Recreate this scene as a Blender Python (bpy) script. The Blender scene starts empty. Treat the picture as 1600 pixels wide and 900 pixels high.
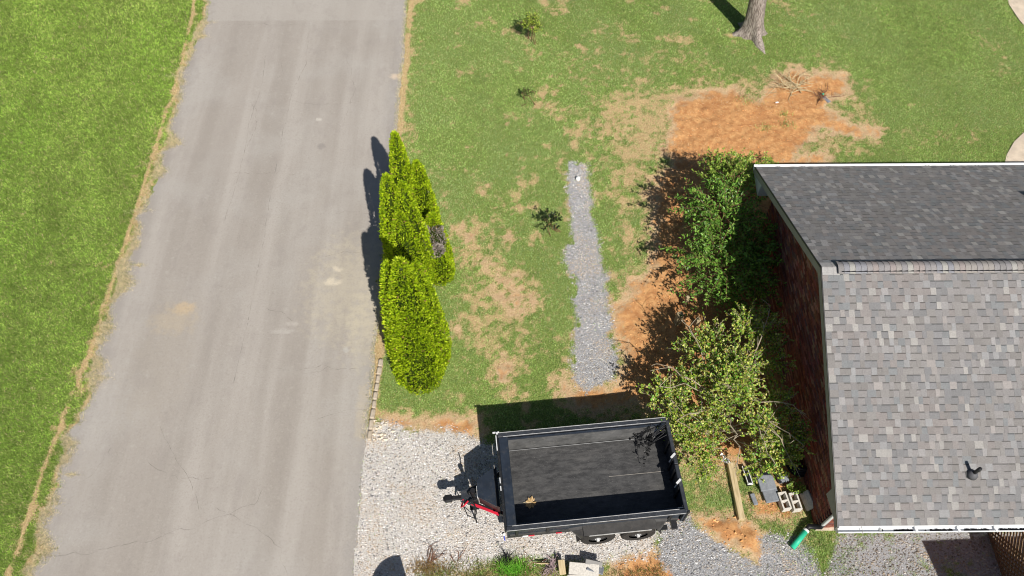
import bpy, math, random
import numpy as np
from mathutils import Vector, Matrix
random.seed(7); rng = np.random.default_rng(7)
S = bpy.context.scene
COL = S.collection
PI = math.pi
# ------------------------------------------------------------ camera, sky, sun, exposure
H = 17.3                                   # drone height above the ground, metres
FPX, DHOR = 1240., 1927.                   # focal length and horizon offset in photo pixels
PITCH = math.atan(DHOR / FPX); YAW = math.atan(20 / math.hypot(FPX, DHOR))
FW = np.array([math.sin(YAW)*math.cos(PITCH), math.cos(YAW)*math.cos(PITCH), -math.sin(PITCH)])
RT = np.array([math.cos(YAW), -math.sin(YAW), 0.]); UP = np.cross(RT, FW)
cam = bpy.data.objects.new('camera', bpy.data.cameras.new('camera')); COL.objects.link(cam)
cam.matrix_world = Matrix(((RT[0], UP[0], -FW[0], 0), (RT[1], UP[1], -FW[1], 0), (RT[2], UP[2], -FW[2], H), (0, 0, 0, 1)))
cam.data.sensor_width = 36; cam.data.lens = FPX / 1600 * 36; cam.data.clip_end = 3000
S.camera = cam
SUNV = np.array([-.34, .91, -1.])           # direction in which sunlight travels
SUNV /= np.linalg.norm(SUNV)
ELEV = math.asin(-SUNV[2]); AZ = math.atan2(-SUNV[0], -SUNV[1])
W = bpy.data.worlds.new('World'); S.world = W; W.use_nodes = True
nt = W.node_tree; bg = nt.nodes['Background']
sky = nt.nodes.new('ShaderNodeTexSky'); sky.sky_type = 'NISHITA'; sky.sun_disc = False
sky.sun_elevation = ELEV; sky.sun_rotation = AZ; sky.altitude = 200
nt.links.new(sky.outputs[0], bg.inputs[0]); bg.inputs[1].default_value = .05
sun = bpy.data.objects.new('sun', bpy.data.lights.new('sun', 'SUN')); COL.objects.link(sun)
sun.data.energy = 5.0; sun.data.angle = math.radians(.53); sun.data.color = (1, .955, .88)
sun.rotation_euler = Vector(SUNV).to_track_quat('-Z', 'Y').to_euler(); sun.location = (5, -10, 30)
S.view_settings.view_transform = 'Standard'; S.view_settings.look = 'None'
S.view_settings.exposure = .22; S.view_settings.gamma = 1
S.render.engine = 'CYCLES'; S.cycles.filter_width = 1.05

# ------------------------------------------------------------ helpers
def at(u, v, z=0.):
    """world point seen at photo pixel (u,v) at height z (used only to measure places)"""
    r = FW*FPX + RT*(u-800) + UP*(450-v); t = (z-H)/r[2]
    return np.array([0, 0, H]) + r*t
def at2(u, v, z=0.): return tuple(at(u, v, z)[:2])
def hashn(ix, iy, s):
    h = (ix.astype(np.int64)*374761393 + iy.astype(np.int64)*668265263 + s*1442695041) & 0xffffffff
    h = ((h ^ (h >> 13))*1274126177) & 0xffffffff
    return ((h ^ (h >> 16)) & 0xffff)/65535.
def vnoise(x, y, s=0):
    x = np.asarray(x, float); y = np.asarray(y, float)
    ix = np.floor(x); iy = np.floor(y); fx = x-ix; fy = y-iy
    fx = fx*fx*(3-2*fx); fy = fy*fy*(3-2*fy)
    a = hashn(ix, iy, s); b = hashn(ix+1, iy, s); c = hashn(ix, iy+1, s); d = hashn(ix+1, iy+1, s)
    return (a*(1-fx)+b*fx)*(1-fy)+(c*(1-fx)+d*fx)*fy
def fbm(x, y, s=0, o=4):
    t = 0; a = .5; n = 0
    for k in range(o): t = t + a*vnoise(x*2**k, y*2**k, s+k*17); n += a; a *= .55
    return t/n
def sstep(a, b, x):
    t = np.clip((x-a)/(b-a), 0, 1); return t*t*(3-2*t)
def sdpoly(poly, x, y):
    """signed distance (inside positive) to a polygon"""
    d = np.full(x.shape, 1e9); ins = np.zeros(x.shape, bool); n = len(poly)
    for i in range(n):
        ax, ay = poly[i]; bx, by = poly[(i+1) % n]
        ex, ey = bx-ax, by-ay; wx, wy = x-ax, y-ay
        t = np.clip((wx*ex+wy*ey)/(ex*ex+ey*ey+1e-12), 0, 1)
        d = np.minimum(d, (wx-ex*t)**2+(wy-ey*t)**2)
        c = ((ay <= y) & (by > y)) | ((by <= y) & (ay > y))
        with np.errstate(divide='ignore', invalid='ignore'):
            xc = ax+(y-ay)/(by-ay if by != ay else 1e-9)*ex
        ins ^= c & (x < xc)
    d = np.sqrt(d); return np.where(ins, d, -d)

def tag(o, label=None, cat=None, group=None, kind=None):
    if label: o['label'] = label
    if cat: o['category'] = cat
    if group: o['group'] = group
    if kind: o['kind'] = kind
    return o
def thing(name, loc, label, cat, group=None, rz=0):
    o = bpy.data.objects.new(name, None); COL.objects.link(o)
    o.location = loc; o.rotation_euler = (0, 0, rz); o.empty_display_size = .2
    return tag(o, label, cat, group)
def pmat(par): return Matrix.Translation(par.location) @ par.rotation_euler.to_matrix().to_4x4()

class MB:
    """collects faces (with an optional colour per face) and links them as one mesh object"""
    def __init__(s): s.v = []; s.f = []; s.c = []; s.col = (1, 1, 1)
    def add(s, vs, fs, col=None):
        b = len(s.v); s.v += [tuple(p) for p in vs]; s.f += [tuple(i+b for i in f) for f in fs]
        s.c += [col or s.col]*len(fs); return s
    def box(s, c, d, rz=0, rx=0, ry=0, col=None, bev=0):
        hx, hy, hz = d[0]/2, d[1]/2, d[2]/2
        M = Matrix.Rotation(rz, 3, 'Z') @ Matrix.Rotation(ry, 3, 'Y') @ Matrix.Rotation(rx, 3, 'X')
        C = Vector(c)
        if not bev:
            vs = [C + M @ Vector((x*hx, y*hy, z*hz)) for z in (-1, 1) for y in (-1, 1) for x in (-1, 1)]
            return s.add(vs, [(0, 2, 3, 1), (4, 5, 7, 6), (0, 1, 5, 4), (2, 6, 7, 3), (0, 4, 6, 2), (1, 3, 7, 5)], col)
        b = min(bev, hx*.9, hy*.9, hz*.9); vs = []
        for z, i in ((-hz, b), (-hz+b, 0), (hz-b, 0), (hz, b)):
            X, Y = hx-i, hy-i
            for x, y in ((-X+b, -Y), (X-b, -Y), (X, -Y+b), (X, Y-b), (X-b, Y), (-X+b, Y), (-X, Y-b), (-X, -Y+b)):
                vs.append(C + M @ Vector((x, y, z)))
        fs = [tuple(range(7, -1, -1)), tuple(range(24, 32))]
        for k in range(3):
            for j in range(8): fs.append((k*8+j, k*8+(j+1) % 8, k*8+8+(j+1) % 8, k*8+8+j))
        return s.add(vs, fs, col)
    def cyl(s, p0, p1, r0, r1=None, n=10, col=None, cap=True):
        return s.tube([p0, p1], [r0, r0 if r1 is None else r1], n, col, cap)
    def tube(s, pts, rs, n=8, col=None, cap=True):
        P = [Vector(p) for p in pts]
        if not hasattr(rs, '__len__'): rs = [rs]*len(P)
        vs = []; t0 = (P[1]-P[0]).normalized()
        u = t0.cross(Vector((0, 0, 1)))
        if u.length < .05: u = Vector((1, 0, 0))
        u.normalize()
        for i, p in enumerate(P):
            t = (P[min(i+1, len(P)-1)]-P[max(i-1, 0)]).normalized()
            u = (u - t*u.dot(t)).normalized(); w = t.cross(u)
            for k in range(n):
                a = 2*PI*k/n; vs.append(p+(u*math.cos(a)+w*math.sin(a))*rs[i])
        fs = [(i*n+k, i*n+(k+1) % n, (i+1)*n+(k+1) % n, (i+1)*n+k) for i in range(len(P)-1) for k in range(n)]
        if cap: fs += [tuple(range(n-1, -1, -1)), tuple((len(P)-1)*n+k for k in range(n))]
        return s.add(vs, fs, col)
    def prism(s, poly, z0, z1, col=None):
        n = len(poly); vs = [(x, y, z0) for x, y in poly]+[(x, y, z1) for x, y in poly]
        fs = [tuple(range(n-1, -1, -1)), tuple(range(n, 2*n))]+[(i, (i+1) % n, n+(i+1) % n, n+i) for i in range(n)]
        return s.add(vs, fs, col)
    def mesh(s, name, mat, smooth=False):
        me = bpy.data.meshes.new(name); me.from_pydata(s.v, [], s.f)
        a = me.attributes.new('col', 'FLOAT_COLOR', 'FACE')
        a.data.foreach_set('color', np.array([(c[0], c[1], c[2], 1.) for c in s.c], np.float32).ravel())
        me.materials.append(mat)
        if smooth: me.polygons.foreach_set('use_smooth', [True]*len(s.f))
        me.update(); return me
    def build(s, name, mat, par=None, smooth=False, world=False, label=None, kind=None):
        me = s.mesh(name, mat, smooth)
        if world and par is not None: me.transform(pmat(par).inverted())
        return link(name, me, par, label, kind)
def link(name, me, par=None, label=None, kind=None, loc=None, rot=None):
    o = bpy.data.objects.new(name, me); COL.objects.link(o); o.parent = par
    if loc is not None: o.location = loc
    if rot is not None: o.rotation_euler = rot
    if label: o['label'] = label
    if kind: o['kind'] = kind
    return o
def npmesh(name, V, F, mat, vcol=None, smooth=False):
    """fast mesh from numpy arrays (all faces with the same number of corners)"""
    me = bpy.data.meshes.new(name); V = np.asarray(V, np.float32); F = np.asarray(F, np.int32); k = F.shape[1]
    me.vertices.add(len(V)); me.vertices.foreach_set('co', V.ravel())
    me.loops.add(F.size); me.loops.foreach_set('vertex_index', F.ravel())
    me.polygons.add(len(F)); me.polygons.foreach_set('loop_start', np.arange(0, F.size, k, dtype=np.int32))
    me.polygons.foreach_set('use_smooth', np.full(len(F), smooth))
    me.update(calc_edges=True)
    if vcol is not None:
        a = me.attributes.new('col', 'FLOAT_COLOR', 'POINT')
        c = np.ones((len(V), 4), np.float32); c[:, :3] = vcol; a.data.foreach_set('color', c.ravel())
    me.materials.append(mat); me.validate(); return me

# ------------------------------------------------------------ materials
class NT:
    def __init__(s, name):
        s.m = bpy.data.materials.new(name); s.m.use_nodes = True; s.t = s.m.node_tree
        s.b = s.t.nodes['Principled BSDF']; s.b.inputs['Specular IOR Level'].default_value = .3
    def n(s, ty, **k):
        o = s.t.nodes.new(ty)
        for a, v in k.items(): setattr(o, a, v)
        return o
    def l(s, a, b): s.t.links.new(a, b)
    def val(s, sock, v):
        if hasattr(v, 'is_linked'): s.l(v, sock)
        else: sock.default_value = v
    def pos(s): return s.n('ShaderNodeNewGeometry').outputs['Position']
    def obj(s): return s.n('ShaderNodeTexCoord').outputs['Object']
    def noise(s, scale, detail=4, rough=.6, vec=None, sx=None):
        o = s.n('ShaderNodeTexNoise'); o.inputs['Scale'].default_value = scale
        o.inputs['Detail'].default_value = detail; o.inputs['Roughness'].default_value = rough
        v = vec or s.pos()
        if sx:
            m = s.n('ShaderNodeMapping'); m.inputs['Scale'].default_value = sx; s.l(v, m.inputs[0]); v = m.outputs[0]
        s.l(v, o.inputs['Vector']); return o.outputs['Fac']
    def mapr(s, x, a, b, c=0., d=1.):
        o = s.n('ShaderNodeMapRange'); o.interpolation_type = 'SMOOTHSTEP'; s.l(x, o.inputs[0])
        for i, v in enumerate((a, b, c, d)): o.inputs[i+1].default_value = v
        return o.outputs[0]
    def mix(s, f, a, b, mode='MIX'):
        o = s.n('ShaderNodeMix'); o.data_type = 'RGBA'; o.blend_type = mode
        for sock, v in ((o.inputs[0], f), (o.inputs[6], a), (o.inputs[7], b)):
            if isinstance(v, tuple): v = (v[0], v[1], v[2], 1)
            s.val(sock, v)
        return o.outputs[2]
    def math(s, op, a, b=0., c=0.):
        o = s.n('ShaderNodeMath'); o.operation = op; s.val(o.inputs[0], a); s.val(o.inputs[1], b); s.val(o.inputs[2], c)
        return o.outputs[0]
    def attr(s, name, out='Color'):
        o = s.n('ShaderNodeAttribute'); o.attribute_name = name; return o.outputs[out]
    def bump(s, h, st=.3, d=.01):
        o = s.n('ShaderNodeBump'); o.inputs['Strength'].default_value = st; o.inputs['Distance'].default_value = d
        s.l(h, o.inputs['Height']); s.l(o.outputs[0], s.b.inputs['Normal'])
    def fin(s, col, rough=.8, metal=0., spec=None):
        if isinstance(col, tuple): col = (col[0], col[1], col[2], 1)
        s.val(s.b.inputs['Base Color'], col); s.val(s.b.inputs['Roughness'], rough); s.val(s.b.inputs['Metallic'], metal)
        if spec is not None: s.b.inputs['Specular IOR Level'].default_value = spec
        return s.m
def mat_plain(name, col, rough=.6, metal=0., var=.25, sc=6., bump=0., spec=None, dust=None):
    t = NT(name); n = t.noise(sc, 5, .65, t.obj())
    c = t.mix(t.mapr(n, .3, .7), tuple(x*(1-var) for x in col), tuple(min(1, x*(1+var)) for x in col))
    if dust:
        n2 = t.noise(sc*2.3, 6, .7, t.obj()); c = t.mix(t.math('MULTIPLY', t.mapr(n2, .5, .8), dust[3]), c, dust[:3])
    if bump: t.bump(t.noise(sc*12, 3, .6, t.obj()), bump, .01)
    return t.fin(c, rough, metal, spec)
def mat_attr(name, rough=.8, var=.15, sc=40., bump=0., spec=.2, trans=0.):
    """colour from the mesh's own piece colours plus fine grain"""
    t = NT(name); a = t.attr('col'); n = t.noise(sc, 3, .7, t.obj())
    c = t.mix(1., a, t.mix(t.mapr(n, .3, .7), (1-var,)*3, (1+var,)*3), 'MULTIPLY')
    if bump: t.bump(n, bump, .005)
    m = t.fin(c, rough, 0, spec)
    if trans:
        tr = t.n('ShaderNodeBsdfTranslucent'); t.l(c, tr.inputs[0]); mx = t.n('ShaderNodeMixShader')
        mx.inputs[0].default_value = trans; t.l(t.b.outputs[0], mx.inputs[1]); t.l(tr.outputs[0], mx.inputs[2])
        t.l(mx.outputs[0], t.t.nodes['Material Output'].inputs['Surface'])
    return m
def mat_ground():
    t = NT('ground'); mk = t.attr('mask'); al = t.attr('mask', 'Alpha')
    sep = t.n('ShaderNodeSeparateColor'); t.l(mk, sep.inputs[0])
    fine = t.noise(30, 5, .7); med = t.noise(6, 5, .65); big = t.noise(1.2, 4, .6); vf = t.noise(110, 2, .6)
    dst = t.math('ADD', t.math('MULTIPLY', t.math('SUBTRACT', med, .5), .55), t.math('MULTIPLY', t.math('SUBTRACT', fine, .5), .45))
    def mask(x, w=.12): return t.mapr(t.math('ADD', x, dst), .5-w, .5+w)
    soilgreen = t.mix(t.mapr(fine, .35, .65), (.10, .15, .03), (.26, .32, .09))
    straw = t.mix(t.mapr(fine, .3, .7), (.33, .22, .10), (.60, .46, .26))
    dirt = t.mix(t.mapr(med, .3, .72), (.42, .19, .075), (.64, .36, .155))
    dirt = t.mix(t.math('MULTIPLY', t.mapr(fine, .5, .75), .5), dirt, (.72, .47, .24))
    dirt = t.mix(t.math('MULTIPLY', t.mapr(big, .45, .7), .45), dirt, (.36, .15, .06))
    tan = t.mix(t.mapr(fine, .3, .7), (.40, .27, .15), (.62, .46, .29))
    dirt = t.mix(t.mapr(t.math('ADD', sep.outputs[0], t.math('MULTIPLY', dst, .8)), .86, .56), dirt, tan)
    dirt = t.mix(t.math('MULTIPLY', t.mapr(t.noise(14, 4, .7), .52, .66), .35), dirt, (.30, .15, .07))
    gg = t.mix(t.mapr(vf, .3, .7), (.12, .12, .125), (.52, .52, .54))
    gw = t.mix(t.mapr(vf, .3, .68), (.28, .26, .235), (.80, .76, .72))
    gw = t.mix(t.math('MULTIPLY', t.mapr(med, .55, .75), .5), gw, (.50, .38, .24))
    c = t.mix(mask(sep.outputs[1], .2), soilgreen, straw)
    c = t.mix(mask(sep.outputs[0]), c, dirt)
    c = t.mix(mask(sep.outputs[2]), c, gg)
    c = t.mix(mask(al), c, gw)
    t.bump(t.math('ADD', fine, t.math('MULTIPLY', vf, .6)), .6, .025)
    return t.fin(c, .95, 0, .1)
def mat_asphalt():
    t = NT('driveway'); P = t.pos()
    sp = t.n('ShaderNodeSeparateXYZ'); t.l(P, sp.inputs[0]); x, y = sp.outputs[0], sp.outputs[1]
    big = t.noise(.45, 4, .55); st = t.noise(1., 4, .6, None, (1.3, .10, 1)); med = t.noise(5, 5, .6); vf = t.noise(90, 2, .7)
    lane = t.noise(1., 2, .5, None, (.9, .02, 1))
    base = t.mix(t.mapr(st, .33, .68), (.32, .288, .256), (.39, .355, .32))
    base = t.mix(t.math('MULTIPLY', t.mapr(lane, .48, .6), .5), base, (.30, .267, .235))
    base = t.mix(t.math('MULTIPLY', t.mapr(big, .45, .7), .5), base, (.40, .375, .345))
    base = t.mix(t.math('MULTIPLY', t.mapr(med, .55, .8), .35), base, (.45, .42, .37))
    far = t.mapr(t.math('ADD', y, t.math('MULTIPLY', med, .1)), 21.72, 21.80)
    base = t.mix(t.math('MULTIPLY', far, .6), base, (.395, .365, .33))
    # damp, darker margins along both broken edges
    ed = t.math('MINIMUM', t.math('ADD', x, 10.15), t.math('SUBTRACT', -3.25, x))
    em = t.mapr(t.math('ADD', ed, t.math('MULTIPLY', med, .8)), 1.0, .35)
    base = t.mix(t.math('MULTIPLY', em, .5), base, (.30, .28, .265))
    # sandy wash near the shrubs
    def spot(cx, cy, rx, ry, w=.5):
        w *= .62; a = t.math('DIVIDE', t.math('SUBTRACT', x, cx), rx); b = t.math('DIVIDE', t.math('SUBTRACT', y, cy), ry)
        d = t.math('ADD', t.math('MULTIPLY', a, a), t.math('MULTIPLY', b, b))
        d = t.math('ADD', d, t.math('MULTIPLY', t.math('SUBTRACT', med, .5), 3.4))
        return t.math('MULTIPLY', t.mapr(d, 1.3, -.2), w)
    def sp_(u, v, ru, rv, col, w):
        nonlocal base
        c = at(u, v); cx = abs(at(u+ru, v)[0]-c[0]); cy = abs(at(u, v-rv)[1]-c[1])
        base = t.mix(spot(float(c[0]), float(c[1]), float(cx), float(cy), w), base, col)
    sp_(545, 450, 75, 90, (.50, .44, .33), .75)
    sp_(570, 510, 30, 70, (.52, .46, .34), .7)
    sp_(520, 440, 14, 7, (.72, .63, .48), .8)
    sp_(525, 421, 10, 5, (.72, .63, .48), .7)
    sp_(286, 483, 20, 11, (.62, .42, .20), .95)
    sp_(272, 500, 40, 26, (.46, .37, .25), .8)
    sp_(440, 518, 22, 5, (.50, .47, .43), .6)
    sp_(455, 506, 12, 5, (.55, .50, .45), .6)
    sp_(541, 547, 6, 5, (.47, .455, .43), .8)
    sp_(502, 229, 7, 6, (.22, .2, .19), .8)
    sp_(498, 187, 5, 4, (.66, .62, .55), .9)
    sp_(620, 120, 14, 5, (.72, .56, .40), .9)
    sp_(250, 560, 60, 120, (.36, .32, .27), .6)
    sp_(565, 640, 10, 60, (.50, .42, .30), .7)
    mm = t.noise(22, 4, .75); base = t.mix(t.math('MULTIPLY', t.mapr(mm, .48, .32), .30), base, (.22, .195, .175))
    base = t.mix(t.math('MULTIPLY', t.mapr(mm, .55, .72), .35), base, (.47, .44, .40))
    m3 = t.noise(2.2, 5, .7, None, (1, .5, 1)); base = t.mix(t.math('MULTIPLY', t.mapr(m3, .5, .68), .30), base, (.27, .24, .22))
    g = t.math('MULTIPLY', t.mapr(vf, .56, .78), .3); base = t.mix(g, base, (.56, .52, .48))
    g = t.math('MULTIPLY', t.mapr(vf, .42, .28), .35); base = t.mix(g, base, (.20, .18, .17))
    t.bump(t.math('ADD', vf, t.math('MULTIPLY', med, .5)), .45, .012)
    return t.fin(base, .9, 0, .25)
def mat_bark(name, a, b, sx=(8, 8, 1.2)):
    t = NT(name); n = t.noise(4, 6, .7, t.obj(), sx); n2 = t.noise(14, 4, .6, t.obj())
    c = t.mix(t.mapr(n, .35, .65), a, b); c = t.mix(t.math('MULTIPLY', t.mapr(n2, .5, .8), .4), c, tuple(x*1.3 for x in b))
    t.bump(n, 1., .03); return t.fin(c, .95, 0, .1)
M = {}
M['ground'] = mat_ground(); M['asphalt'] = mat_asphalt()
M['grass'] = mat_attr('grass_blades', .6, .1, 8, spec=.15, trans=.5)
M['stone'] = mat_attr('loose_stones', .9, .3, 60)
M['leaf'] = mat_attr('leaves', .42, .1, 20, spec=.45, trans=.3)
M['arb'] = mat_attr('scale_leaves', .6, .1, 20, spec=.2, trans=.3)
M['shingle'] = mat_attr('shingles', .95, .24, 90, .1, .12)
M['brick'] = mat_attr('bricks', .9, .28, 45, .4, .15)
M['mortar'] = mat_plain('mortar', (.20, .165, .14), .95, 0, .15, 20, .3)
M['white'] = mat_plain('white_aluminium', (.78, .79, .8), .4, 0, .05, 3)
M['trim'] = mat_plain('grey_trim', (.30, .29, .275), .6, 0, .08, 5)
M['trimd'] = mat_plain('grey_rubber', (.10, .10, .11), .6, 0, .08, 5)
M['soffit'] = mat_plain('soffit', (.52, .53, .52), .7, 0, .06, 5)
M['bodyp'] = mat_plain('charcoal_paint', (.020, .027, .040), .38, .0, .2, 4, spec=.45, dust=(.10, .095, .09, .35))
M['rail'] = mat_plain('rail_paint', (.034, .038, .046), .38, 0, .2, 6, spec=.5, dust=(.2, .19, .18, .4))
M['blackm'] = mat_plain('black_metal', (.016, .017, .019), .42, 0, .3, 9, spec=.4, dust=(.10, .09, .08, .35))
M['fender'] = mat_plain('fender_paint', (.055, .053, .052), .4, 0, .2, 6, spec=.6, dust=(.12, .10, .09, .5))
M['rubber'] = mat_plain('rubber', (.03, .028, .027), .8, 0, .25, 20, .2, dust=(.16, .13, .11, .5))
M['chrome'] = mat_plain('bright_steel', (.72, .72, .72), .4, .15, .1, 8)
M['edge'] = mat_plain('light_grey_edge', (.42, .42, .42), .5, 0, .25, 12)
M['wallin'] = mat_plain('inner_wall_grey', (.10, .10, .10), .5, 0, .3, 3, dust=(.24, .23, .21, .6))
M['red'] = mat_plain('red_paint', (.55, .02, .045), .4, 0, .15, 6)
M['orange'] = mat_plain('orange_lamp', (.8, .12, .03), .4, 0, .15, 6)
M['green'] = mat_plain('green_plastic', (.03, .48, .29), .45, 0, .1, 6, dust=(.3, .5, .4, .2))
M['block'] = mat_plain('concrete_block', (.60, .565, .51), .95, 0, .16, 30, .4)
M['paver'] = mat_plain('grey_slab', (.21, .225, .25), .85, 0, .14, 14, .3, dust=(.35, .34, .33, .4))
M['conc'] = mat_plain('walk_concrete', (.56, .47, .37), .95, 0, .13, 3, .3, dust=(.40, .32, .23, .5))
M['kerb'] = mat_plain('old_concrete', (.50, .42, .33), .95, 0, .28, 5, .5)
M['crack'] = mat_plain('crack_fill', (.13, .115, .10), .95, 0, .3, 4)
M['cracklight'] = mat_plain('seam', (.29, .265, .24), .95, 0, .2, 2)
M['bark'] = mat_bark('bark', (.13, .10, .085), (.46, .40, .36))
M['twig'] = mat_plain('pale_twig', (.36, .30, .22), .85, 0, .25, 10)
M['twigd'] = mat_plain('brown_twig', (.20, .10, .06), .85, 0, .3, 10)
M['twigp'] = mat_plain('dry_stems', (.36, .27, .28), .85, 0, .3, 10)
M['dark'] = mat_plain('dark_plastic', (.013, .013, .015), .5, 0, .2, 6)
M['pcap'] = mat_plain('white_plastic', (.82, .82, .8), .4, 0, .04, 6)

def mat_wood(name, a, b, ax=(1, 14, 14)):
    t = NT(name); n = t.noise(3, 5, .65, t.obj(), ax)
    c = t.mix(t.mapr(n, .3, .7), a, b); t.bump(n, .4, .01); return t.fin(c, .85, 0, .2)
M['plank'] = mat_wood('weathered_plank', (.40, .31, .17), (.62, .50, .31), (14, 1, 14))
M['post'] = mat_wood('weathered_post', (.28, .22, .13), (.50, .41, .26), (14, 14, 1.5))
M['lattice'] = mat_wood('brown_lattice', (.12, .075, .045), (.22, .14, .085), (6, 6, 6))
def mat_bed():
    t = NT('trailer_floor'); o = t.obj()
    n = t.noise(5, 6, .7, o, (1, 2.5, 1)); n2 = t.noise(60, 3, .7, o); n3 = t.noise(2, 4, .6, o, (.6, 3, 1))
    c = t.mix(t.mapr(n, .3, .7), (.030, .030, .031), (.078, .077, .077))
    c = t.mix(t.math('MULTIPLY', t.mapr(n3, .5, .75), .5), c, (.125, .12, .115))
    c = t.mix(t.math('MULTIPLY', t.mapr(n2, .62, .72), .6), c, (.42, .39, .35))
    return t.fin(c, .55, .0, .4)
M['bed'] = mat_bed()

# ------------------------------------------------------------ ground masks (world space)
def PW(*pix): return [at2(*q) for q in pix]
PARK = PW((566,662),(590,660),(620,668),(660,676),(700,676),(745,686),(775,700),(900,760),(1015,812),(1030,838),(1005,862),(960,870),(930,878),(860,876),(800,872),(770,876),(730,886),(690,888),(660,893),(640,905),(545,960),(545,905),(560,760))
STRIP = PW((888,256),(918,256),(921,300),(928,350),(936,380),(945,420),(948,470),(956,520),(966,560),(962,590),(935,600),(918,612),(903,600),(893,575),(897,540),(905,500),(893,460),(888,420),(882,392),(886,372),(892,372),(893,330),(886,300))
LOWGR = PW((1032,812),(1075,806),(1095,832),(1130,855),(1165,872),(1190,890),(1200,960),(1085,960),(1050,895),(1030,862))
LOWG2 = PW((1188,842),(1215,834),(1245,842),(1268,862),(1282,900),(1300,980),(1180,980),(1192,885))
ROUGH = PW((1310,833),(1700,820),(1760,1000),(1300,1000),(1290,905),(1300,870))
DIRT = [PW((1048,160),(1100,140),(1150,140),(1180,150),(1205,128),(1235,104),(1262,118),(1320,116),(1328,150),(1300,165),(1330,195),(1372,200),(1374,216),(1325,212),(1290,205),(1262,222),(1245,262),(1120,262),(1060,262),(1035,235),(1050,200)),
        PW((1010,290),(1060,240),(1290,240),(1290,640),(1300,760),(1240,790),(1180,730),(1120,740),(1070,720),(1030,640),(895,640),(890,615),(905,600),(935,603),(965,590),(968,560),(957,520),(960,470),(1005,430),(1020,380)),
        PW((1078,806),(1110,798),(1140,806),(1180,812),(1196,842),(1196,888),(1160,868),(1125,852),(1095,830)),
        PW((975,862),(1010,855),(1040,868),(1070,895),(1080,960),(950,960),(960,885)),
        PW((1170,780),(1215,775),(1258,790),(1262,806),(1210,812),(1175,812)),
        PW((600,652),(650,650),(700,655),(750,650),(752,690),(700,682),(650,672),(600,670))]
PATCH = [PW((742,408),(765,398),(790,402),(800,420),(842,436),(842,462),(838,494),(800,498),(780,478),(755,462),(762,432)),
         PW((776,540),(800,548),(800,570),(788,608),(776,602)), PW((706,505),(724,503),(722,528),(712,540)),
         PW((700,345),(730,350),(745,372),(730,385),(700,365)), PW((790,360),(806,360),(800,378),(788,374)),
         PW((872,585),(905,575),(925,610),(1000,612),(1000,640),(880,636)), PW((860,605),(878,602),(878,620),(862,620)), PW((905,535),(930,530),(925,560),(905,560)),
         PW((745,290),(762,294),(760,308),(748,306)), PW((815,425),(842,430),(838,455),(822,452)), PW((885,300),(893,320),(890,345),(883,335))]
STRAW = [(PW((930,150),(1060,130),(1130,140),(1130,170),(1040,220),(1000,300),(960,300),(950,230),(920,200)), 1.),
         (PW((690,330),(760,330),(850,440),(850,560),(800,620),(740,600),(700,520),(700,420)), .62),
         (PW((880,560),(1000,600),(1000,640),(870,640)), .6), (PW((950,300),(1010,290),(1010,440),(950,440)), .62),
         (PW((1060,120),(1330,100),(1400,220),(1360,250),(1240,250)), .62), (PW((1190,790),(1310,820),(1330,910),(1290,910),(1250,850)), .4),
         (PW((1075,720),(1150,740),(1165,800),(1080,800)), .62), (PW((640,900),(700,868),(1000,870),(1000,980),(600,980)), .55),
         (PW((640,0),(654,0),(640,240),(622,240),(634,120)), .8), (PW((640,250),(700,260),(720,330),(690,350)), .35),
         (PW((1500,40),(1590,60),(1600,150),(1540,120)), .25), (PW((840,60),(1130,70),(1130,130),(860,140)), .3),
         (PW((1400,190),(1560,190),(1560,240),(1400,240)), .25)]
def masks(x, y):
    """dirt, straw, grey gravel, white gravel fields: about .5 at a border"""
    def field(poly, w): return .5+sdpoly(poly, x, y)/w
    n1 = fbm(x*1.5, y*1.5, 3); n2 = fbm(x*5, y*5, 9, 3)
    wob = (n1-.5)*.5+(n2-.5)*.35
    d = np.full(x.shape, -1.)
    for i_, P_ in enumerate(DIRT): d = np.maximum(d, field(P_, (.95, 1.1, .7, .8, .7, .8)[i_]))
    for P_ in PATCH: d = np.maximum(d, np.minimum(field(P_, .7), .66)-.16)
    s = np.full(x.shape, -1.)
    for P_, w in STRAW: s = np.maximum(s, np.clip(field(P_, 1.2), -1, 1)*.5+w*.42-.24)
    base = .31*sstep(-3.6, 1.5, x)*sstep(13, 8, x)*sstep(.42, .62, n1)+(fbm(x*2.6, y*2.6, 31)-.5)*(1.15-.4*sstep(7, 11, x))*sstep(-4, -2.5, x)
    s = np.maximum(s, base)
    # dry rut in the lawn beside the driveway and the scorched fringe at its edge
    rut = np.exp(-((x-np.interp(y, RUTY, RUTX)-(n1-.5)*.16)/.085)**2)
    s = np.maximum(s, rut*1.0*sstep(.15, .5, fbm(x*5, y*2.3, 77))+.0)
    dl = dr_left(y)-x; s = np.maximum(s, .95-np.abs(dl)/.19); s = np.maximum(s, .22*sstep(.7, .4, dl)*(dl > -.1)+(n2-.5)*.4); s = np.maximum(s, 1.05-np.abs(x+3.2)/.22)
    s = np.maximum(s, d+.16)
    g = np.maximum(field(STRIP, .55), np.maximum(field(LOWGR, .6), field(LOWG2, .6)))
    g = np.maximum(g, np.minimum(field(ROUGH, .5), .62))
    w = field(PARK, .8)
    n3 = fbm(x*9, y*9, 13, 3)-.5
    return d+wob*1.1+n3*.5, s+wob*.8+n3*1.0, g+wob*.45+n3*.5-.35*sstep(.60, .72, fbm(x*3.1, y*3.1, 23, 3))*(y > 7), w+wob*.6+n3*.4
DRX0, DRX1 = -10.1, -3.3
_r = sorted([at2(*q)[::-1] for q in ((312,-40),(305,0),(285,100),(262,170),(210,340),(150,520),(100,650),(45,800),(20,880))]); RUTY = [q[0] for q in _r]; RUTX = [q[1] for q in _r]
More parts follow.
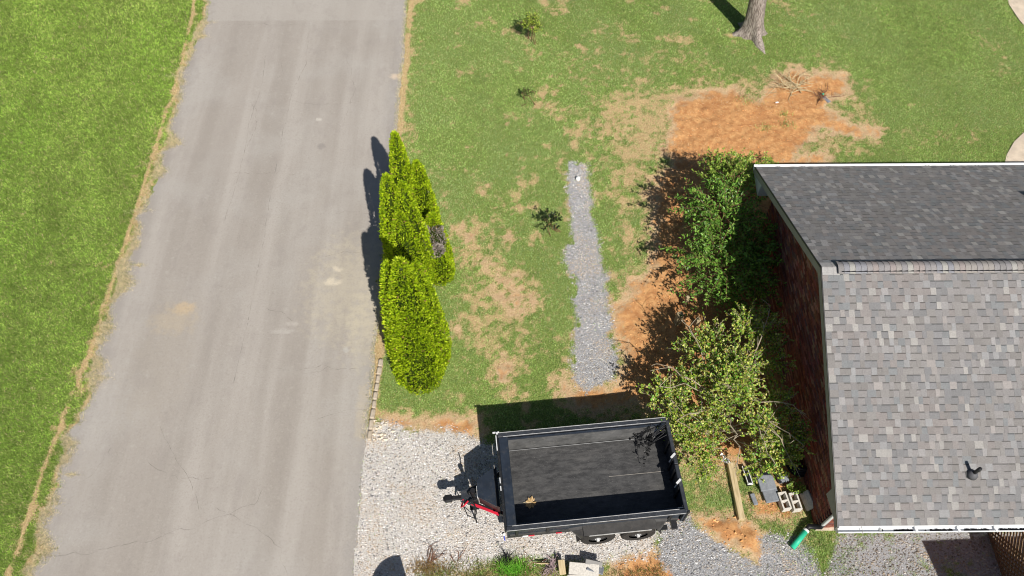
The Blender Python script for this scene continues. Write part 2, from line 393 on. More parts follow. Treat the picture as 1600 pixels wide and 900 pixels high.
def dr_left(y): return DRX0+.06*np.sin(y*.9)+(fbm(y*1.7, y*0+3, 5)-.5)*.5+(fbm(y*7, y*0+3, 8)-.5)*.14-.10*sstep(21.8, 22.2, y)+.0
def dr_right(y): return DRX1+(fbm(y*1.5, y*0+9, 15)-.5)*.16+(fbm(y*8, y*0+3, 18)-.5)*.07
def hgt(x, y, d, g, w):
    z = (fbm(x*1.1, y*1.1, 41)-.5)*.05+(fbm(x*5, y*5, 43, 3)-.5)*.02
    dd = sstep(.4, .65, d)
    z = z+dd*((fbm(x*4, y*4, 51)-.5)*.10+np.abs(fbm(x*11, y*11, 55, 3)-.5)*.10-.02)
    heap = sstep(-.1, .35, sdpoly(DIRT[2], x, y)); z = z+heap*(.05+(fbm(x*6, y*6, 61, 3)-.4)*.16)
    on = sstep(.1, .35, x-dr_left(y))*sstep(.1, .35, dr_right(y)-x)
    gg = np.maximum(sstep(.4, .6, g), sstep(.4, .6, w)); z = z*(1-gg*.6)
    return z*(1-on)-.05*on
def axis(a, b, st, far0, far1):
    c = np.arange(a, b+st/2, st); l = []; k = st*1.6; p = a
    while p > far0: p -= k; k *= 1.5; l.append(max(p, far0))
    r = []; k = st*1.6; p = b
    while p < far1: p += k; k *= 1.5; r.append(min(p, far1))
    return np.array(l[::-1]+list(c)+r)
ax = axis(-17.5, 18.5, .075, -900, 900); ay = axis(2.6, 27, .075, -900, 1500)
GX, GY = np.meshgrid(ax, ay); gx, gy = GX.ravel(), GY.ravel()
md, ms, mg, mw = masks(gx, gy)
gz = hgt(gx, gy, md, mg, mw)
nx, ny = len(ax), len(ay)
_i0 = int(np.argmin(np.abs(ax+17.5))); _j0 = int(np.argmin(np.abs(ay-2.6)))
_MG = np.stack([md, ms, mg, mw, gz], -1).reshape(ny, nx, 5).astype(np.float32)
def look(x, y):
    fx = np.clip((x+17.5)/.075, 0, 479)+_i0; fy = np.clip((y-2.6)/.075, 0, 324)+_j0
    ix = fx.astype(int); iy = fy.astype(int); fx = (fx-ix)[:, None]; fy = (fy-iy)[:, None]
    v = (_MG[iy, ix]*(1-fx)+_MG[iy, ix+1]*fx)*(1-fy)+(_MG[iy+1, ix]*(1-fx)+_MG[iy+1, ix+1]*fx)*fy
    return v.T.astype(float)
I = np.arange(nx*ny).reshape(ny, nx)
F = np.stack([I[:-1, :-1], I[:-1, 1:], I[1:, 1:], I[1:, :-1]], -1).reshape(-1, 4)
me = npmesh('ground', np.stack([gx, gy, gz], 1), F, M['ground'], smooth=True)
a = me.attributes.new('mask', 'FLOAT_COLOR', 'POINT'); a.data.foreach_set('color', np.stack([md, ms, mg, mw], 1).astype(np.float32).ravel())
tag(link('ground', me), kind='structure')

# driveway: a slab with broken edges
ys = np.concatenate([np.arange(-25, 2, 1.), np.arange(2, 27, .05), np.arange(27, 60, 1.)])
L_, R_ = dr_left(ys), dr_right(ys); ts = np.linspace(0, 1, 15)
X = np.repeat(np.linspace(-9.3, -3.8, 15)[None], len(ys), 0); X[:, 0] = L_; X[:, -1] = R_; Y = np.repeat(ys[:, None], 15, 1)
Z = .012+(fbm(X*.5, Y*.25, 71)-.5)*.03
Xs = np.concatenate([X[:, :1]-.03, X, X[:, -1:]+.03], 1); Ys = np.concatenate([Y[:, :1], Y, Y[:, -1:]], 1); Zs = np.concatenate([Z[:, :1]*0-.07, Z, Z[:, :1]*0-.07], 1)
I = np.arange(Xs.size).reshape(Xs.shape); F = np.stack([I[:-1, :-1], I[:-1, 1:], I[1:, 1:], I[1:, :-1]], -1).reshape(-1, 4)
drv = tag(link('driveway', npmesh('driveway', np.stack([Xs.ravel(), Ys.ravel(), Zs.ravel()], 1), F, M['asphalt'])), kind='structure')
def drz(x, y): return .012+(fbm(np.array([x*.5]), np.array([y*.25]), 71)[0]-.5)*.03
def crack(pix, w, mat, jit=.05, name='crack'):
    P_ = [np.array(at2(*q)) for q in pix]; pts = []
    for a_, b_ in zip(P_[:-1], P_[1:]):
        n = max(2, int(np.linalg.norm(b_-a_)/.08))
        for k in range(n): pts.append(a_+(b_-a_)*k/n)
    pts.append(P_[-1]); pts = np.array(pts)
    s = np.arange(len(pts)); sd = random.randint(0, 999)
    pts[:, 0] += (fbm(s*.23, s*0+1, sd)-.5)*jit*4; pts[:, 1] += (fbm(s*.23, s*0+5, sd+3)-.5)*jit*4
    mb = MB(); vs = []; fs = []
    for i, p in enumerate(pts):
        gap = random.random() < .12
        t = pts[min(i+1, len(pts)-1)]-pts[max(i-1, 0)]; t /= np.linalg.norm(t)+1e-9; nn = np.array([-t[1], t[0]])
        ww = w*(.3+1.5*random.random()**2)*(0.25 if i in (0, len(pts)-1) else 1)
        z = drz(*p)+.0035
        vs += [(p[0]+nn[0]*ww, p[1]+nn[1]*ww, z), (p[0]-nn[0]*ww, p[1]-nn[1]*ww, z)]
        if i and not gap: fs.append((2*i-2, 2*i-1, 2*i+1, 2*i))
    mb.add(vs, fs); return mb.build(name, mat, drv)
for pix in ([(340,40),(400,38),(440,40),(480,38)], [(432,577),(465,577),(505,572),(545,579),(600,575)], [(475,583),(500,580),(520,572)],
            [(420,482),(440,487),(457,500)], [(228,722),(245,735),(275,750),(330,745)], [(190,850),(240,842),(330,815),(395,790),(410,760)],
            [(330,790),(390,820),(440,855),(450,900)], [(395,160),(400,200),(385,230)], [(540,85),(555,140),(535,200)], [(440,155),(500,165),(560,160)],
            [(130,752),(150,740),(175,700)], [(60,870),(130,865),(190,850)], [(505,400),(540,395),(580,400)], [(520,335),(560,330),(590,338)],
            [(250,660),(265,700),(300,760),(310,800)], [(420,130),(440,120),(440,95)], [(360,270),(430,272),(470,270)], [(500,655),(545,640),(580,642)]):
    crack(pix, .0019, M['crack'])
for pix in ([(483,45),(478,100),(455,150),(440,220),(425,290),(415,360),(400,440),(380,540),(365,600)], [(420,45),(410,130),(388,200),(375,270),(350,350)]):
    crack(pix, .008, M['cracklight'], .02, 'seam')

# crumbling concrete edging blocks along the right side of the driveway
edge_t = thing('concrete_edging', (-3.1, 7.3, 0), 'crumbling narrow concrete edging beside the driveway south of the conifers', 'edging')
ep = [np.array(at2(*q)) for q in ((596,562),(590,600),(584,640),(577,690))]
for i in range(3):
    a_, b_ = ep[i], ep[i+1]; n = 3
    for k in range(n):
        c = a_+(b_-a_)*(k+.5)/n; L = np.linalg.norm(b_-a_)/n-.02; an = math.atan2(b_[1]-a_[1], b_[0]-a_[0])
        mb = MB(); mb.box((0, 0, 0), (L, .085+random.random()*.03, .1), bev=.022)
        link('edging_piece', mb.mesh('edging_piece', M['kerb']), edge_t, loc=(c[0]+3.1, c[1]-7.3, .03+random.random()*.012), rot=(random.uniform(-.05, .05), random.uniform(-.05, .05), an+random.uniform(-.05, .05)))

# walkway curving round the lawn at the right
WK = PW((1568,-30),(1576,8),(1592,32),(1625,70),(1668,130),(1655,185),(1600,207),(1584,222),(1572,243),(1568,262),(1800,262),(1800,-30))
mb = MB(); mb.prism(WK, -.06, .03); tag(mb.build('walkway', M['conc']), kind='structure')

# ------------------------------------------------------------ loose stones (gravel)
def scatter(x0, x1, y0, y1, n): return rng.uniform(x0, x1, n), rng.uniform(y0, y1, n)
OCT = np.array([(1, 0, 0), (0, 1, 0), (-1, 0, 0), (0, -1, 0), (0, 0, 1), (0, 0, -1)], float)
OCF = np.array([(0, 1, 4), (1, 2, 4), (2, 3, 4), (3, 0, 4), (1, 0, 5), (2, 1, 5), (3, 2, 5), (0, 3, 5)])
def stones(name, x, y, z, size, cols, label=None):
    n = len(x); v = OCT[None]*rng.uniform(.6, 1.25, (n, 6, 1)); v[:, :, 2] *= .65
    a = rng.uniform(0, 2*PI, n); c, s = np.cos(a)[:, None], np.sin(a)[:, None]
    X = (v[:, :, 0]*c-v[:, :, 1]*s)*size[:, None]*rng.uniform(.8, 1.5, (n, 1))+x[:, None]; Y = (v[:, :, 0]*s+v[:, :, 1]*c)*size[:, None]+y[:, None]
    Z = v[:, :, 2]*size[:, None]+z[:, None]
    V = np.stack([X, Y, Z], -1).reshape(-1, 3); F = (OCF[None]+np.arange(n)[:, None, None]*6).reshape(-1, 3)
    o = link(name, npmesh(name, V, F, M['stone'], np.repeat(cols, 6, 0))); return tag(o, label, 'gravel', kind='stuff')
def gravel(name, polys, dens, field, cols, label, x0, x1, y0, y1, smin, smax, lim=.5):
    x, y = scatter(x0, x1, y0, y1, int((x1-x0)*(y1-y0)*dens)); d, s, g, w, zg = look(x, y)
    f = (g if field == 'g' else w)+(rng.random(len(x))-.5)*.5; k = f > lim
    k &= (np.max([sdpoly(P_, x, y) for P_ in polys], 0) > -.35) & (x > -3.35)
    x, y = x[k], y[k]; z = zg[k]; sz = (smin+(smax-smin)*rng.random(len(x))**2.5)*np.where(rng.random(len(x)) < .02, 1.5, 1)
    ci = rng.integers(0, len(cols), len(x)); c = np.array(cols)[ci]*rng.uniform(.7, 1.2, (len(x), 1))*(.78+.40*fbm(x*1.3, y*1.3, 611))[:, None]; dm = np.clip((fbm(x*1.7, y*1.7, 601, 4)-.52)*5, 0, .75)[:, None]; c = c*.95; c = c+(np.array([(.50, .38, .26)])-c)*dm*rng.random((len(x), 1))
    return stones(name, x, y, z+sz*.25, sz, np.clip(c, 0, 1), label)
WC = [(.68, .65, .63), (.80, .78, .77), (.55, .52, .50), (.62, .56, .50), (.38, .36, .35), (.50, .42, .34), (.72, .69, .67), (.24, .23, .23)]
GC = [(.43, .425, .43), (.33, .325, .33), (.54, .535, .54), (.20, .20, .21), (.44, .38, .32), (.66, .65, .64), (.38, .35, .32)]
gravel('parking_gravel', [PARK], 1600, 'w', WC, 'pale crushed stone of the parking spot under the trailer', -3.5, 4.2, 2.6, 7.6, .009, .024)
gravel('drain_gravel', [STRIP], 1900, 'g', GC, 'grey crushed stone strip running through the lawn', 1.2, 3.4, 7.8, 16, .009, .021)
gravel('yard_gravel', [LOWGR, LOWG2], 1700, 'g', GC, 'grey crushed stone below the trailer tail and the green pipe', 3, 7.2, 2.6, 5.4, .009, .024)
gravel('side_gravel', [ROUGH], 1100, 'g', [(.30, .275, .25), (.36, .33, .30), (.20, .185, .17), (.27, .23, .19), (.50, .47, .44)], 'rough greyish brown stone at the foot of the brick front wall', 6.4, 13, 2.6, 5.2, .008, .028)
# larger loose rocks at the corner of the parking spot and soil clods in the bare earth
rx = []; ry = []
for _ in range(46):
    p = at2(random.gauss(590, 16), random.gauss(676, 10)); rx.append(p[0]); ry.append(p[1])
rx = np.array(rx); ry = np.array(ry); k = rx > -3.2; rx, ry = rx[k], ry[k]; n = len(rx)
stones('loose_rocks', rx, ry, np.full(n, .03), rng.uniform(.025, .055, n), np.array([(.70, .60, .48)])*rng.uniform(.7, 1.2, (n, 1)), 'pale broken rocks at the top left corner of the gravel parking spot')
x, y = scatter(2, 9, 3, 17.5, 16000); d, s, g, w, zg = look(x, y); k = (d > .6) & (g < .5) & (w < .5); x, y, zg = x[k], y[k], zg[k]
sz = .006+.024*rng.random(len(x))**5*(1+.7*(sdpoly(DIRT[2], x, y) > 0)); cc = np.array([(.52, .24, .085)])*rng.uniform(.75, 1.35, (len(x), 1))+np.array([(.1, .1, .07)])*rng.random((len(x), 1))
tag(stones('soil_clods', x, y, zg+sz*.3, sz, cc, 'orange clay clods on the bare earth around the shrubs'), cat='soil')

# ------------------------------------------------------------ grass blades
def blades(name, x, y, z, ln, wd, lean, cols, label, cat='grass'):
    n = len(x); a = rng.uniform(0, 2*PI, n); ca, sa = np.cos(a), np.sin(a); b = a+PI/2+rng.uniform(-.5, .5, n)
    hx, hy = wd/2*ca, wd/2*sa; le = ln*lean; up = ln*np.sqrt(np.clip(1-lean**2, .02, 1))
    base = np.stack([x, y, z], 1)
    P0 = base+np.stack([hx, hy, 0*x], 1); P1 = base-np.stack([hx, hy, 0*x], 1); P2 = base+np.stack([np.cos(b)*le, np.sin(b)*le, up], 1)
    V = np.stack([P0, P1, P2], 1).reshape(-1, 3); F = np.arange(n*3).reshape(-1, 3)
    cv = np.repeat(cols[:, None], 3, 1).copy(); cv[:, :2] *= .85; cv = np.clip(cv, 0, 1)
    return tag(link(name, npmesh(name, V, F, M['grass'], cv.reshape(-1, 3))), label, cat, kind='stuff')
GDK = np.array((.13, .25, .035)); GMD = np.array((.37, .54, .095)); GLT = np.array((.68, .80, .24)); STR = np.array((.86, .70, .42)); BLU = np.array((.34, .46, .20))
def grass_cols(x, y, s, left):
    n = len(x); r = rng.random((n, 1)); t1 = fbm(x*.7, y*.7, 101)[:, None]; t0 = fbm((x+y*.35)*.9, y*.22, 107, 3)[:, None]; t3 = fbm(x*2.6, y*2.6, 109, 3)[:, None]; t2 = fbm(x*11, y*11, 105, 3)[:, None]
    c = GDK+(GMD-GDK)*np.clip(r*1.5, 0, 1); c = c+(GLT-c)*np.clip((r-.55)*1.6+(t1-.5)*1.3, 0, 1)*.8
    c = c*(.50+1.18*t2)*(.72+.56*t0)*(.80+.42*t3)*rng.uniform(.62, 1.38, (n, 1))
    if not left:
        c = c*np.array([(1.17, 1.13, 1.9)]); c = c+(BLU*1.1-c)*np.clip((t1-.35)*1.5, 0, .55)
    st = rng.random(n) < np.clip((s-.2)*1.15, .05 if left else .08, .88)
    c[st] = STR*rng.uniform(.6, 1.25, (st.sum(), 1))
    return c
def in_view(x, y, m=0.):
    q0 = x*FW[0]+y*FW[1]-H*FW[2]; u = 800+FPX*(x*RT[0]+y*RT[1])/q0; v = 450-FPX*(x*UP[0]+y*UP[1]-H*UP[2])/q0
    return (u > -140-m) & (u < 1740+m) & (v > -90) & (v < 960)
# left lawn
x, y = scatter(-17.3, -9.75, 2.7, 26.5, 560000); k = in_view(x, y) & (x < dr_left(y)+.02+.10*rng.random(len(x))**2); x, y = x[k], y[k]
d, s, g, w, zg = look(x, y); keep = rng.random(len(x)) < (1-.75*sstep(.45, .9, s)); x, y, d, s, g, w, zg = [q[keep] for q in (x, y, d, s, g, w, zg)]
ln = rng.uniform(.04, .085, len(x))*(1-.35*sstep(.4, .8, s)); wd = rng.uniform(.009, .017, len(x))*(1+(y-3)*.012)
blades('lawn_grass', x, y, zg-.002, ln, wd, rng.uniform(.35, .95, len(x)), grass_cols(x, y, s, True), 'lush green lawn on the left of the driveway')
# right lawn
x, y = scatter(-3.5, 17.8, 2.7, 26.5, 1150000); k = in_view(x, y) & (x > dr_right(y)-.02-.06*rng.random(len(x))**2)
k &= ~((x > 6.3) & (y > 4.86) & (y < 12.6)); x, y = x[k], y[k]
d, s, g, w, zg = look(x, y); wk = sdpoly(WK, x, y)
pr = (1-.5*sstep(.45, .8, s))*(1-.975*sstep(.36, .58, d+(rng.random(len(x))-.5)*.2+(fbm(x*9, y*9, 301, 3)-.5)*.7))*(1-.985*sstep(.38, .6, np.maximum(g, w)+(rng.random(len(x))-.5)*.2))*(wk < .05)
keep = rng.random(len(x)) < pr; x, y, d, s, g, w, zg = [q[keep] for q in (x, y, d, s, g, w, zg)]
ln = rng.uniform(.028, .062, len(x))*(1-.3*sstep(.4, .8, s)); wd = rng.uniform(.008, .015, len(x))*(1+(y-3)*.012)
blades('lawn_grass', x, y, zg-.002, ln, wd, rng.uniform(.4, .97, len(x)), grass_cols(x, y, s, False), 'patchy green and straw coloured lawn right of the driveway')
# dead straw littering the bare earth
x, y = scatter(-3, 9.5, 3.5, 19, 150000); d, s, g, w, zg = look(x, y); cl = fbm(x*3, y*3, 501, 4)
k = (d > .30) & (np.maximum(g, w) < .55) & (rng.random(len(x)) < np.clip((cl-.42)*4, .08, 1)*np.clip(1.6-d, .25, 1)*np.where(y < 14, .45, 1.)) & ~((x > 6.5) & (y > 4.8) & (y < 12.6)) & ~((sdpoly(DIRT[2], x, y) > 0)); x, y, zg = x[k], y[k], zg[k]
blades('straw_litter', x, y, zg+.003, rng.uniform(.03, .10, len(x)), rng.uniform(.004, .010, len(x)), rng.uniform(.93, .999, len(x)), np.array([(.80, .62, .38), (.60, .40, .22), (.88, .74, .52), (.42, .24, .12)])[rng.integers(0, 4, len(x))]*rng.uniform(.7, 1.15, (len(x), 1)), 'pale dead straw littering the orange earth')
# scorched fringe lying over the driveway edges
x = []; y = []
for _ in range(2600):
    yy = random.uniform(2.7, 26); e = random.random(); c = fbm(np.array([yy*1.6]), np.array([2.]), 201)[0]
    nb = int(3+22*max(0, c-.38)*4)
    for _k in range(nb): x.append(dr_left(np.array([yy]))[0]+random.gauss(.0, .05)+abs(random.gauss(0, .10*max(.15, (c-.35)*4)))); y.append(yy+random.gauss(0, .03))
for (u, v, n, r) in ((118,742,150,.05), (222,415,150,.05), (325,36,240,.10), (150,590,200,.10), (222,330,160,.10), (275,120,160,.09)):
    c = at2(u, v)
    for _k in range(n): x.append(c[0]+random.gauss(-.08, r*1.8)); y.append(c[1]+random.gauss(0, r*.4))
for _ in range(5200):
    yy = random.uniform(7, 26); x.append(dr_right(np.array([yy]))[0]+random.gauss(-.02, .04)); y.append(yy)
x = np.array(x); y = np.array(y); n = len(x); cc = np.where(rng.random((n, 1)) < .86, np.array([(.88, .77, .54)]), np.array([(.30, .36, .10)]))*rng.uniform(.7, 1.2, (n, 1))
blades('dry_grass_fringe', x, y, np.full(n, .006), rng.uniform(.04, .12, n), rng.uniform(.006, .012, n), rng.uniform(.75, .99, n), cc, 'bleached dry grass creeping over the driveway edges')

# ------------------------------------------------------------ house
XW, YN, YF = 6.61, 4.88, 12.50            # gable wall plane, near and far wall planes
XR, YE1, YE2, YR = 6.155, 4.243, 13.125, 8.72   # rake plane, eave lines, ridge line
ZE, ZR, XEND = 2.37, 4.42, 19.0
house = thing('brick_house', (XW, YN, 0), 'single storey brick house with a grey shingled gable roof', 'house')
HI = pmat(house).inverted()
def hobj(mb, name, mat, par=house, **k):
    me = mb.mesh(name, mat, k.pop('smooth', False)); off = Vector((XW, YN, 0)) if True else None
    me.transform(HI); return link(name, me, par, k.get('label'), k.get('kind'))
def zroof(y): return ZR-(YR-y)*(ZR-ZE)/(YR-YE1) if y < YR else ZR-(y-YR)*(ZR-ZE)/(YE2-YR)
# wall core (mortar shows between bricks)
m_ = MB()
pts = [(YN+.012, 0), (YF, 0), (YF, zroof(YF)-.16), (YR, ZR-.16), (YN+.012, zroof(YN)-.16)]
vs = [(XW+.012, y, z) for y, z in pts]+[(XEND, y, z) for y, z in pts]
m_.add(vs, [(0, 1, 2, 3, 4), (9, 8, 7, 6, 5)]+[(i, 5+i, 5+(i+1) % 5, (i+1) % 5) for i in range(5)])
wall = hobj(m_, 'wall', M['mortar'])
BRC = [(.24, .075, .05), (.19, .06, .045), (.28, .10, .07), (.14, .045, .035), (.22, .09, .07), (.17, .08, .075), (.34, .17, .12)]
cand = []
for r in range(62):
    z = .035+r*.0677
    for k in range(50):                   # gable wall
        y = YN+.10+k*.2032+(r % 2)*.1016
        if y > YF-.05: break
        if z > zroof(y)-.20: continue
        cand.append(('g', y, z))
    if z < 2.2:
        for k in range(62):
            x = XW+.10+k*.2032+(r % 2)*.1016
            if x < 19: cand.append(('f', x, z))
def brick_size(c):
    P_ = np.array((XW, c[1], c[2])) if c[0] == 'g' else np.array((c[1], YN, c[2]))
    d = np.linalg.norm(P_-np.array((0, 0, H)))
    if c[0] == 'f': return 0 if c[1] > XW+.75+.2*c[2]*0 else 10-d*.01
    return 1/d if c[1] < 9.6 or c[2] > 2.2 else .01/d
cand.sort(key=brick_size, reverse=True)
bm = []
for c in BRC:
    b = MB(); b.box((0, 0, 0), (.194, .03, .058), col=c); bm.append(b.mesh('brick', M['brick']))
rest = MB()
for i, (t_, q, z) in enumerate(cand):
    c = random.randrange(len(BRC)); loc = Vector((XW+.003, q, z)) if t_ == 'g' else Vector((q, YN+.003, z)); rz = PI/2 if t_ == 'g' else 0
    j = random.uniform(-.002, .002)
    if t_ == 'g': loc.x += j
    else: loc.y += j
    if i < 300: link('brick', bm[c], wall, loc=HI @ loc, rot=(0, 0, rz))
    else: rest.box(loc, (.194, .03, .058), rz=rz, col=tuple(v*random.uniform(.85, 1.15) for v in BRC[c]))
hobj(rest, 'brick_courses', M['brick'], wall, kind='stuff')
m_ = MB(); m_.box((XW+.06, (YN+YF)/2, .0), (.10, YF-YN+.05, .1)); m_.box((12.8, YN+.02-.03, .02), (12.4, .10, .1))
hobj(m_, 'footing', M['kerb'])
# roof deck, shingles
m_ = MB()
for (ya, yb, za, zb) in ((YE1+.01, YR, ZE-.02, ZR-.02), (YR, YE2-.01, ZR-.02, ZE-.02)):
    m_.add([(XR+.01, ya, za), (XEND, ya, za), (XEND, yb, zb), (XR+.01, yb, zb), (XR+.01, ya, za-.05), (XEND, ya, za-.05), (XEND, yb, zb-.05), (XR+.01, yb, zb-.05)],
           [(0, 1, 2, 3), (7, 6, 5, 4), (0, 4, 5, 1), (2, 6, 7, 3), (0, 3, 7, 4), (1, 5, 6, 2)])
roof = hobj(m_, 'roof', M['dark'])
SHC = [(.270, .255, .255), (.245, .240, .250), (.28, .26, .25), (.255, .235, .225), (.285, .265, .262), (.228, .224, .230), (.275, .243, .233), (.235, .245, .255), (.265, .245, .242)]
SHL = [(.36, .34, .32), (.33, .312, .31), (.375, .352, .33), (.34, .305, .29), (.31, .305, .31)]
EXPO = .1428
def shingle(mb, w, raised, c, T=None):
    """one shingle piece: x across, y up the slope, butt at y=0"""
    h = .0065 if raised else .0035; L = EXPO+.012; g = .0006
    v = [(-w/2+g, 0, h), (w/2-g, 0, h), (w/2-g, L, .002), (-w/2+g, L, .002), (-w/2+g, 0, 0), (w/2-g, 0, 0), (w/2-g, L, 0), (-w/2+g, L, 0)]
    yb = EXPO-.024; hb = h-(h-.002)*yb/L+.0012
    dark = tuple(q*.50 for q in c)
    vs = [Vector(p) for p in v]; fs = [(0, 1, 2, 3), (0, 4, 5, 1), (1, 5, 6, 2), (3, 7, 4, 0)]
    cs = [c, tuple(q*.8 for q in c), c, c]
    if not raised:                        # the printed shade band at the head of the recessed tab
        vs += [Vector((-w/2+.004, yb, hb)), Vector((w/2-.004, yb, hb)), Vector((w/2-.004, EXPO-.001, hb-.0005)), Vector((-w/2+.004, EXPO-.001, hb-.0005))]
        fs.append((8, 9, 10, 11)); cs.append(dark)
    if T is not None: vs = [T @ p for p in vs]
    b = len(mb.v); mb.v += [tuple(p) for p in vs]; mb.f += [tuple(i+b for i in f) for f in fs]; mb.c += cs
_g = lambda c, k: tuple((v*.7+sum(c)/3*.3)*k for v in c)
SHC = [_g(c, .81) for c in SHC]; SHL = [_g(c, .83) for c in SHL]
wid = (.085, .11, .135, .17)
variants = {}
for wi, w in enumerate(wid):
    for ra in (0, 1):
        pal = SHC+(SHL if ra else [])
        for ci, c in enumerate(pal):
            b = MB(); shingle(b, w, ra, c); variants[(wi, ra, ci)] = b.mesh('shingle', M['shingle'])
rest = MB(); nsing = 0
for side in (0, 1):
    run = (YR-YE1) if side == 0 else (YE2-YR); sl = math.hypot(run, ZR-ZE); nrow = int(math.ceil(sl/EXPO)); ex = sl/nrow
    th = math.atan2(ZR-ZE, run)
    Rm = (Matrix.Rotation(th, 4, 'X') if side == 0 else Matrix.Rotation(PI, 4, 'Z') @ Matrix.Rotation(th, 4, 'X'))
    for r in range(nrow):
        s_ = r*EXPO*sl/(nrow*EXPO); y = YE1+s_*math.cos(th) if side == 0 else YE2-s_*math.cos(th); z = ZE+s_*math.sin(th)
        x = XR+random.uniform(0, .1)*0; ra = random.randrange(2); tone = fbm(np.array([r*.31]), np.array([side*9.]), 5)[0]
        while x < XEND:
            wi = random.choices(range(4), (2, 3, 3, 2) if not ra else (3, 4, 3, 1))[0]; w = wid[wi]
            if ra and random.random() < .30: ci = len(SHC)+random.randrange(len(SHL))
            else: ci = random.randrange(len(SHC))
            big = fbm(np.array([x*.9]), np.array([r*.16+side*40]), 88)[0]
            if ci < len(SHC) and random.random() < .4: ci = int(np.clip(big*len(SHC)*1.3-1.2, 0, len(SHC)-1))
            T = Matrix.Translation((x+w/2, y, z+random.uniform(0, .0012))) @ Rm
            if side == 0 and nsing < 300 and x+w/2 < 11.4:
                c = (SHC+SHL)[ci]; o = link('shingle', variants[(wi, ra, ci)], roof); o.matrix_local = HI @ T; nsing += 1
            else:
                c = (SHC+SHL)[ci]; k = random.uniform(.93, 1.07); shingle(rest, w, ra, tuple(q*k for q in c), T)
            x += w; ra = 1-ra if random.random() < .85 else ra
hobj(rest, 'shingle_courses', M['shingle'], roof, kind='stuff')
# starter edge cut along the rake: thin metal edge
def slopebar(mb, x, w, h, dz, col=None):
    for (ya, yb) in ((YE1-.02, YR), (YR, YE2+.02)):
        za, zb = zroof(ya)+dz, zroof(yb)+dz
        mb.add([(x, ya, za-h), (x+w, ya, za-h), (x+w, yb, zb-h), (x, yb, zb-h), (x, ya, za), (x+w, ya, za), (x+w, yb, zb), (x, yb, zb)],
               [(0, 3, 2, 1), (4, 5, 6, 7), (0, 1, 5, 4), (2, 3, 7, 6), (0, 4, 7, 3), (1, 2, 6, 5)], col)
m_ = MB(); slopebar(m_, XR-.005, .035, .19, -.022); hobj(m_, 'rake_board', M['trim'])
m_ = MB(); slopebar(m_, XR-.018, .03, .03, -.002); hobj(m_, 'drip_edge', M['blackm'])
m_ = MB(); slopebar(m_, XR+.032, XW-XR-.03, .012, -.165); hobj(m_, 'gable_soffit', M['soffit'])
# boxed soffit returns at both eave ends
for (ya, yb, nm) in ((YE2-.02, YF-.05, 0), (YE1+.02, YN+.05, 1)):
    m_ = MB(); x0, x1 = XR+.0, (XW+.02 if nm == 0 else XR+.04); zt = zroof(ya)-.05
    vs = [(x0, ya, ZE-(.18 if nm == 0 else .10)), (x0, yb, ZE-(.30 if nm == 0 else .22)), (x0, yb, zroof(yb)-.06), (x0, ya, zt-.02)]
    vs += [(x1, p[1], p[2]) for p in vs]
    m_.add(vs, [(0, 1, 2, 3), (7, 6, 5, 4), (0, 4, 5, 1), (1, 5, 6, 2), (2, 6, 7, 3), (3, 7, 4, 0)])
    hobj(m_, 'soffit_return', M['soffit'] if nm == 0 else M['trim'])
m_ = MB()
m_.box(((XR+XEND)/2+.3, (YE1+YN)/2+.02, ZE-.2), (XEND-XR-.6, YN-YE1, .015)); m_.box(((XR+XEND)/2+.3, (YE2+YF)/2-.02, ZE-.2), (XEND-XR-.6, YE2-YF, .015))
hobj(m_, 'eave_soffit', M['soffit'])
m_ = MB(); m_.box(((XR+XEND)/2, YE1+.012, ZE-.115), (XEND-XR, .022, .17)); m_.box(((XR+XEND)/2, YE2-.012, ZE-.115), (XEND-XR, .022, .17))
hobj(m_, 'fascia', M['white'])
# gutters
def gutter(yb, s, hang):
    g = MB(); x0, x1 = XR-.01, XEND; w = .115; y0 = yb; y1 = yb+s*w; zt = ZE-.035; zb = ZE-.145
    prof = [(y0, zt), (y0, zb), (y0+s*w*.7, zb), (y1, zt-.03), (y1, zt), (y1-s*.018, zt), (y1-s*.018, zt-.012), (y1-s*.006, zt-.03), (y0+s*w*.66, zt-.055), (y0+s*.005, zt-.055), (y0+s*.005, zt)]
    n = len(prof); vs = [(x0, a_, b_) for a_, b_ in prof]+[(x1, a_, b_) for a_, b_ in prof]
    g.add(vs, [(i, (i+1) % n, n+(i+1) % n, n+i) for i in range(n)])
    g.add([(x0, y0, zt), (x0, y0, zb), (x0, y0+s*w*.7, zb), (x0, y1, zt-.03), (x0, y1, zt)], [(0, 1, 2, 3, 4)])
    go = hobj(g, 'gutter', M['white'])
    if hang:
        xs = [7.62+.0, 8.42, 9.12, 9.80, 10.47]+[10.47+.66*k for k in range(1, 12)]
        for xx in xs:
            h_ = MB(); h_.box((xx, (y0+y1)/2, zt+.006), (.045, w, .006)); hobj(h_, 'gutter_hanger', M['white'], go)
            h_ = MB(); h_.box((xx-.16, (y0+y1)/2+s*.015, zt-.085), (.02, w*.45, .01)); hobj(h_, 'debris', M['twigd'], go) if random.random() < .0 else None
        o_ = MB(); o_.cyl((6.98, (y0+y1)/2, zt-.054), (6.98, (y0+y1)/2, zt-.045), .034, n=14); hobj(o_, 'gutter_outlet', M['dark'], go)
        o_ = MB(); o_.box((6.60, (y0+y1)/2+s*.0, zt+.004), (.012, w, .004)); hobj(o_, 'gutter_seam', M['trim'], go)
    else:
        for k in range(14):
            h_ = MB(); h_.box((XR+.6+k*.62, y0+s*.012, zt+.012), (.03, .03, .03)); hobj(h_, 'gutter_hanger', M['trim'], go)
gutter(YE1, -1, True); gutter(YE2, 1, False)
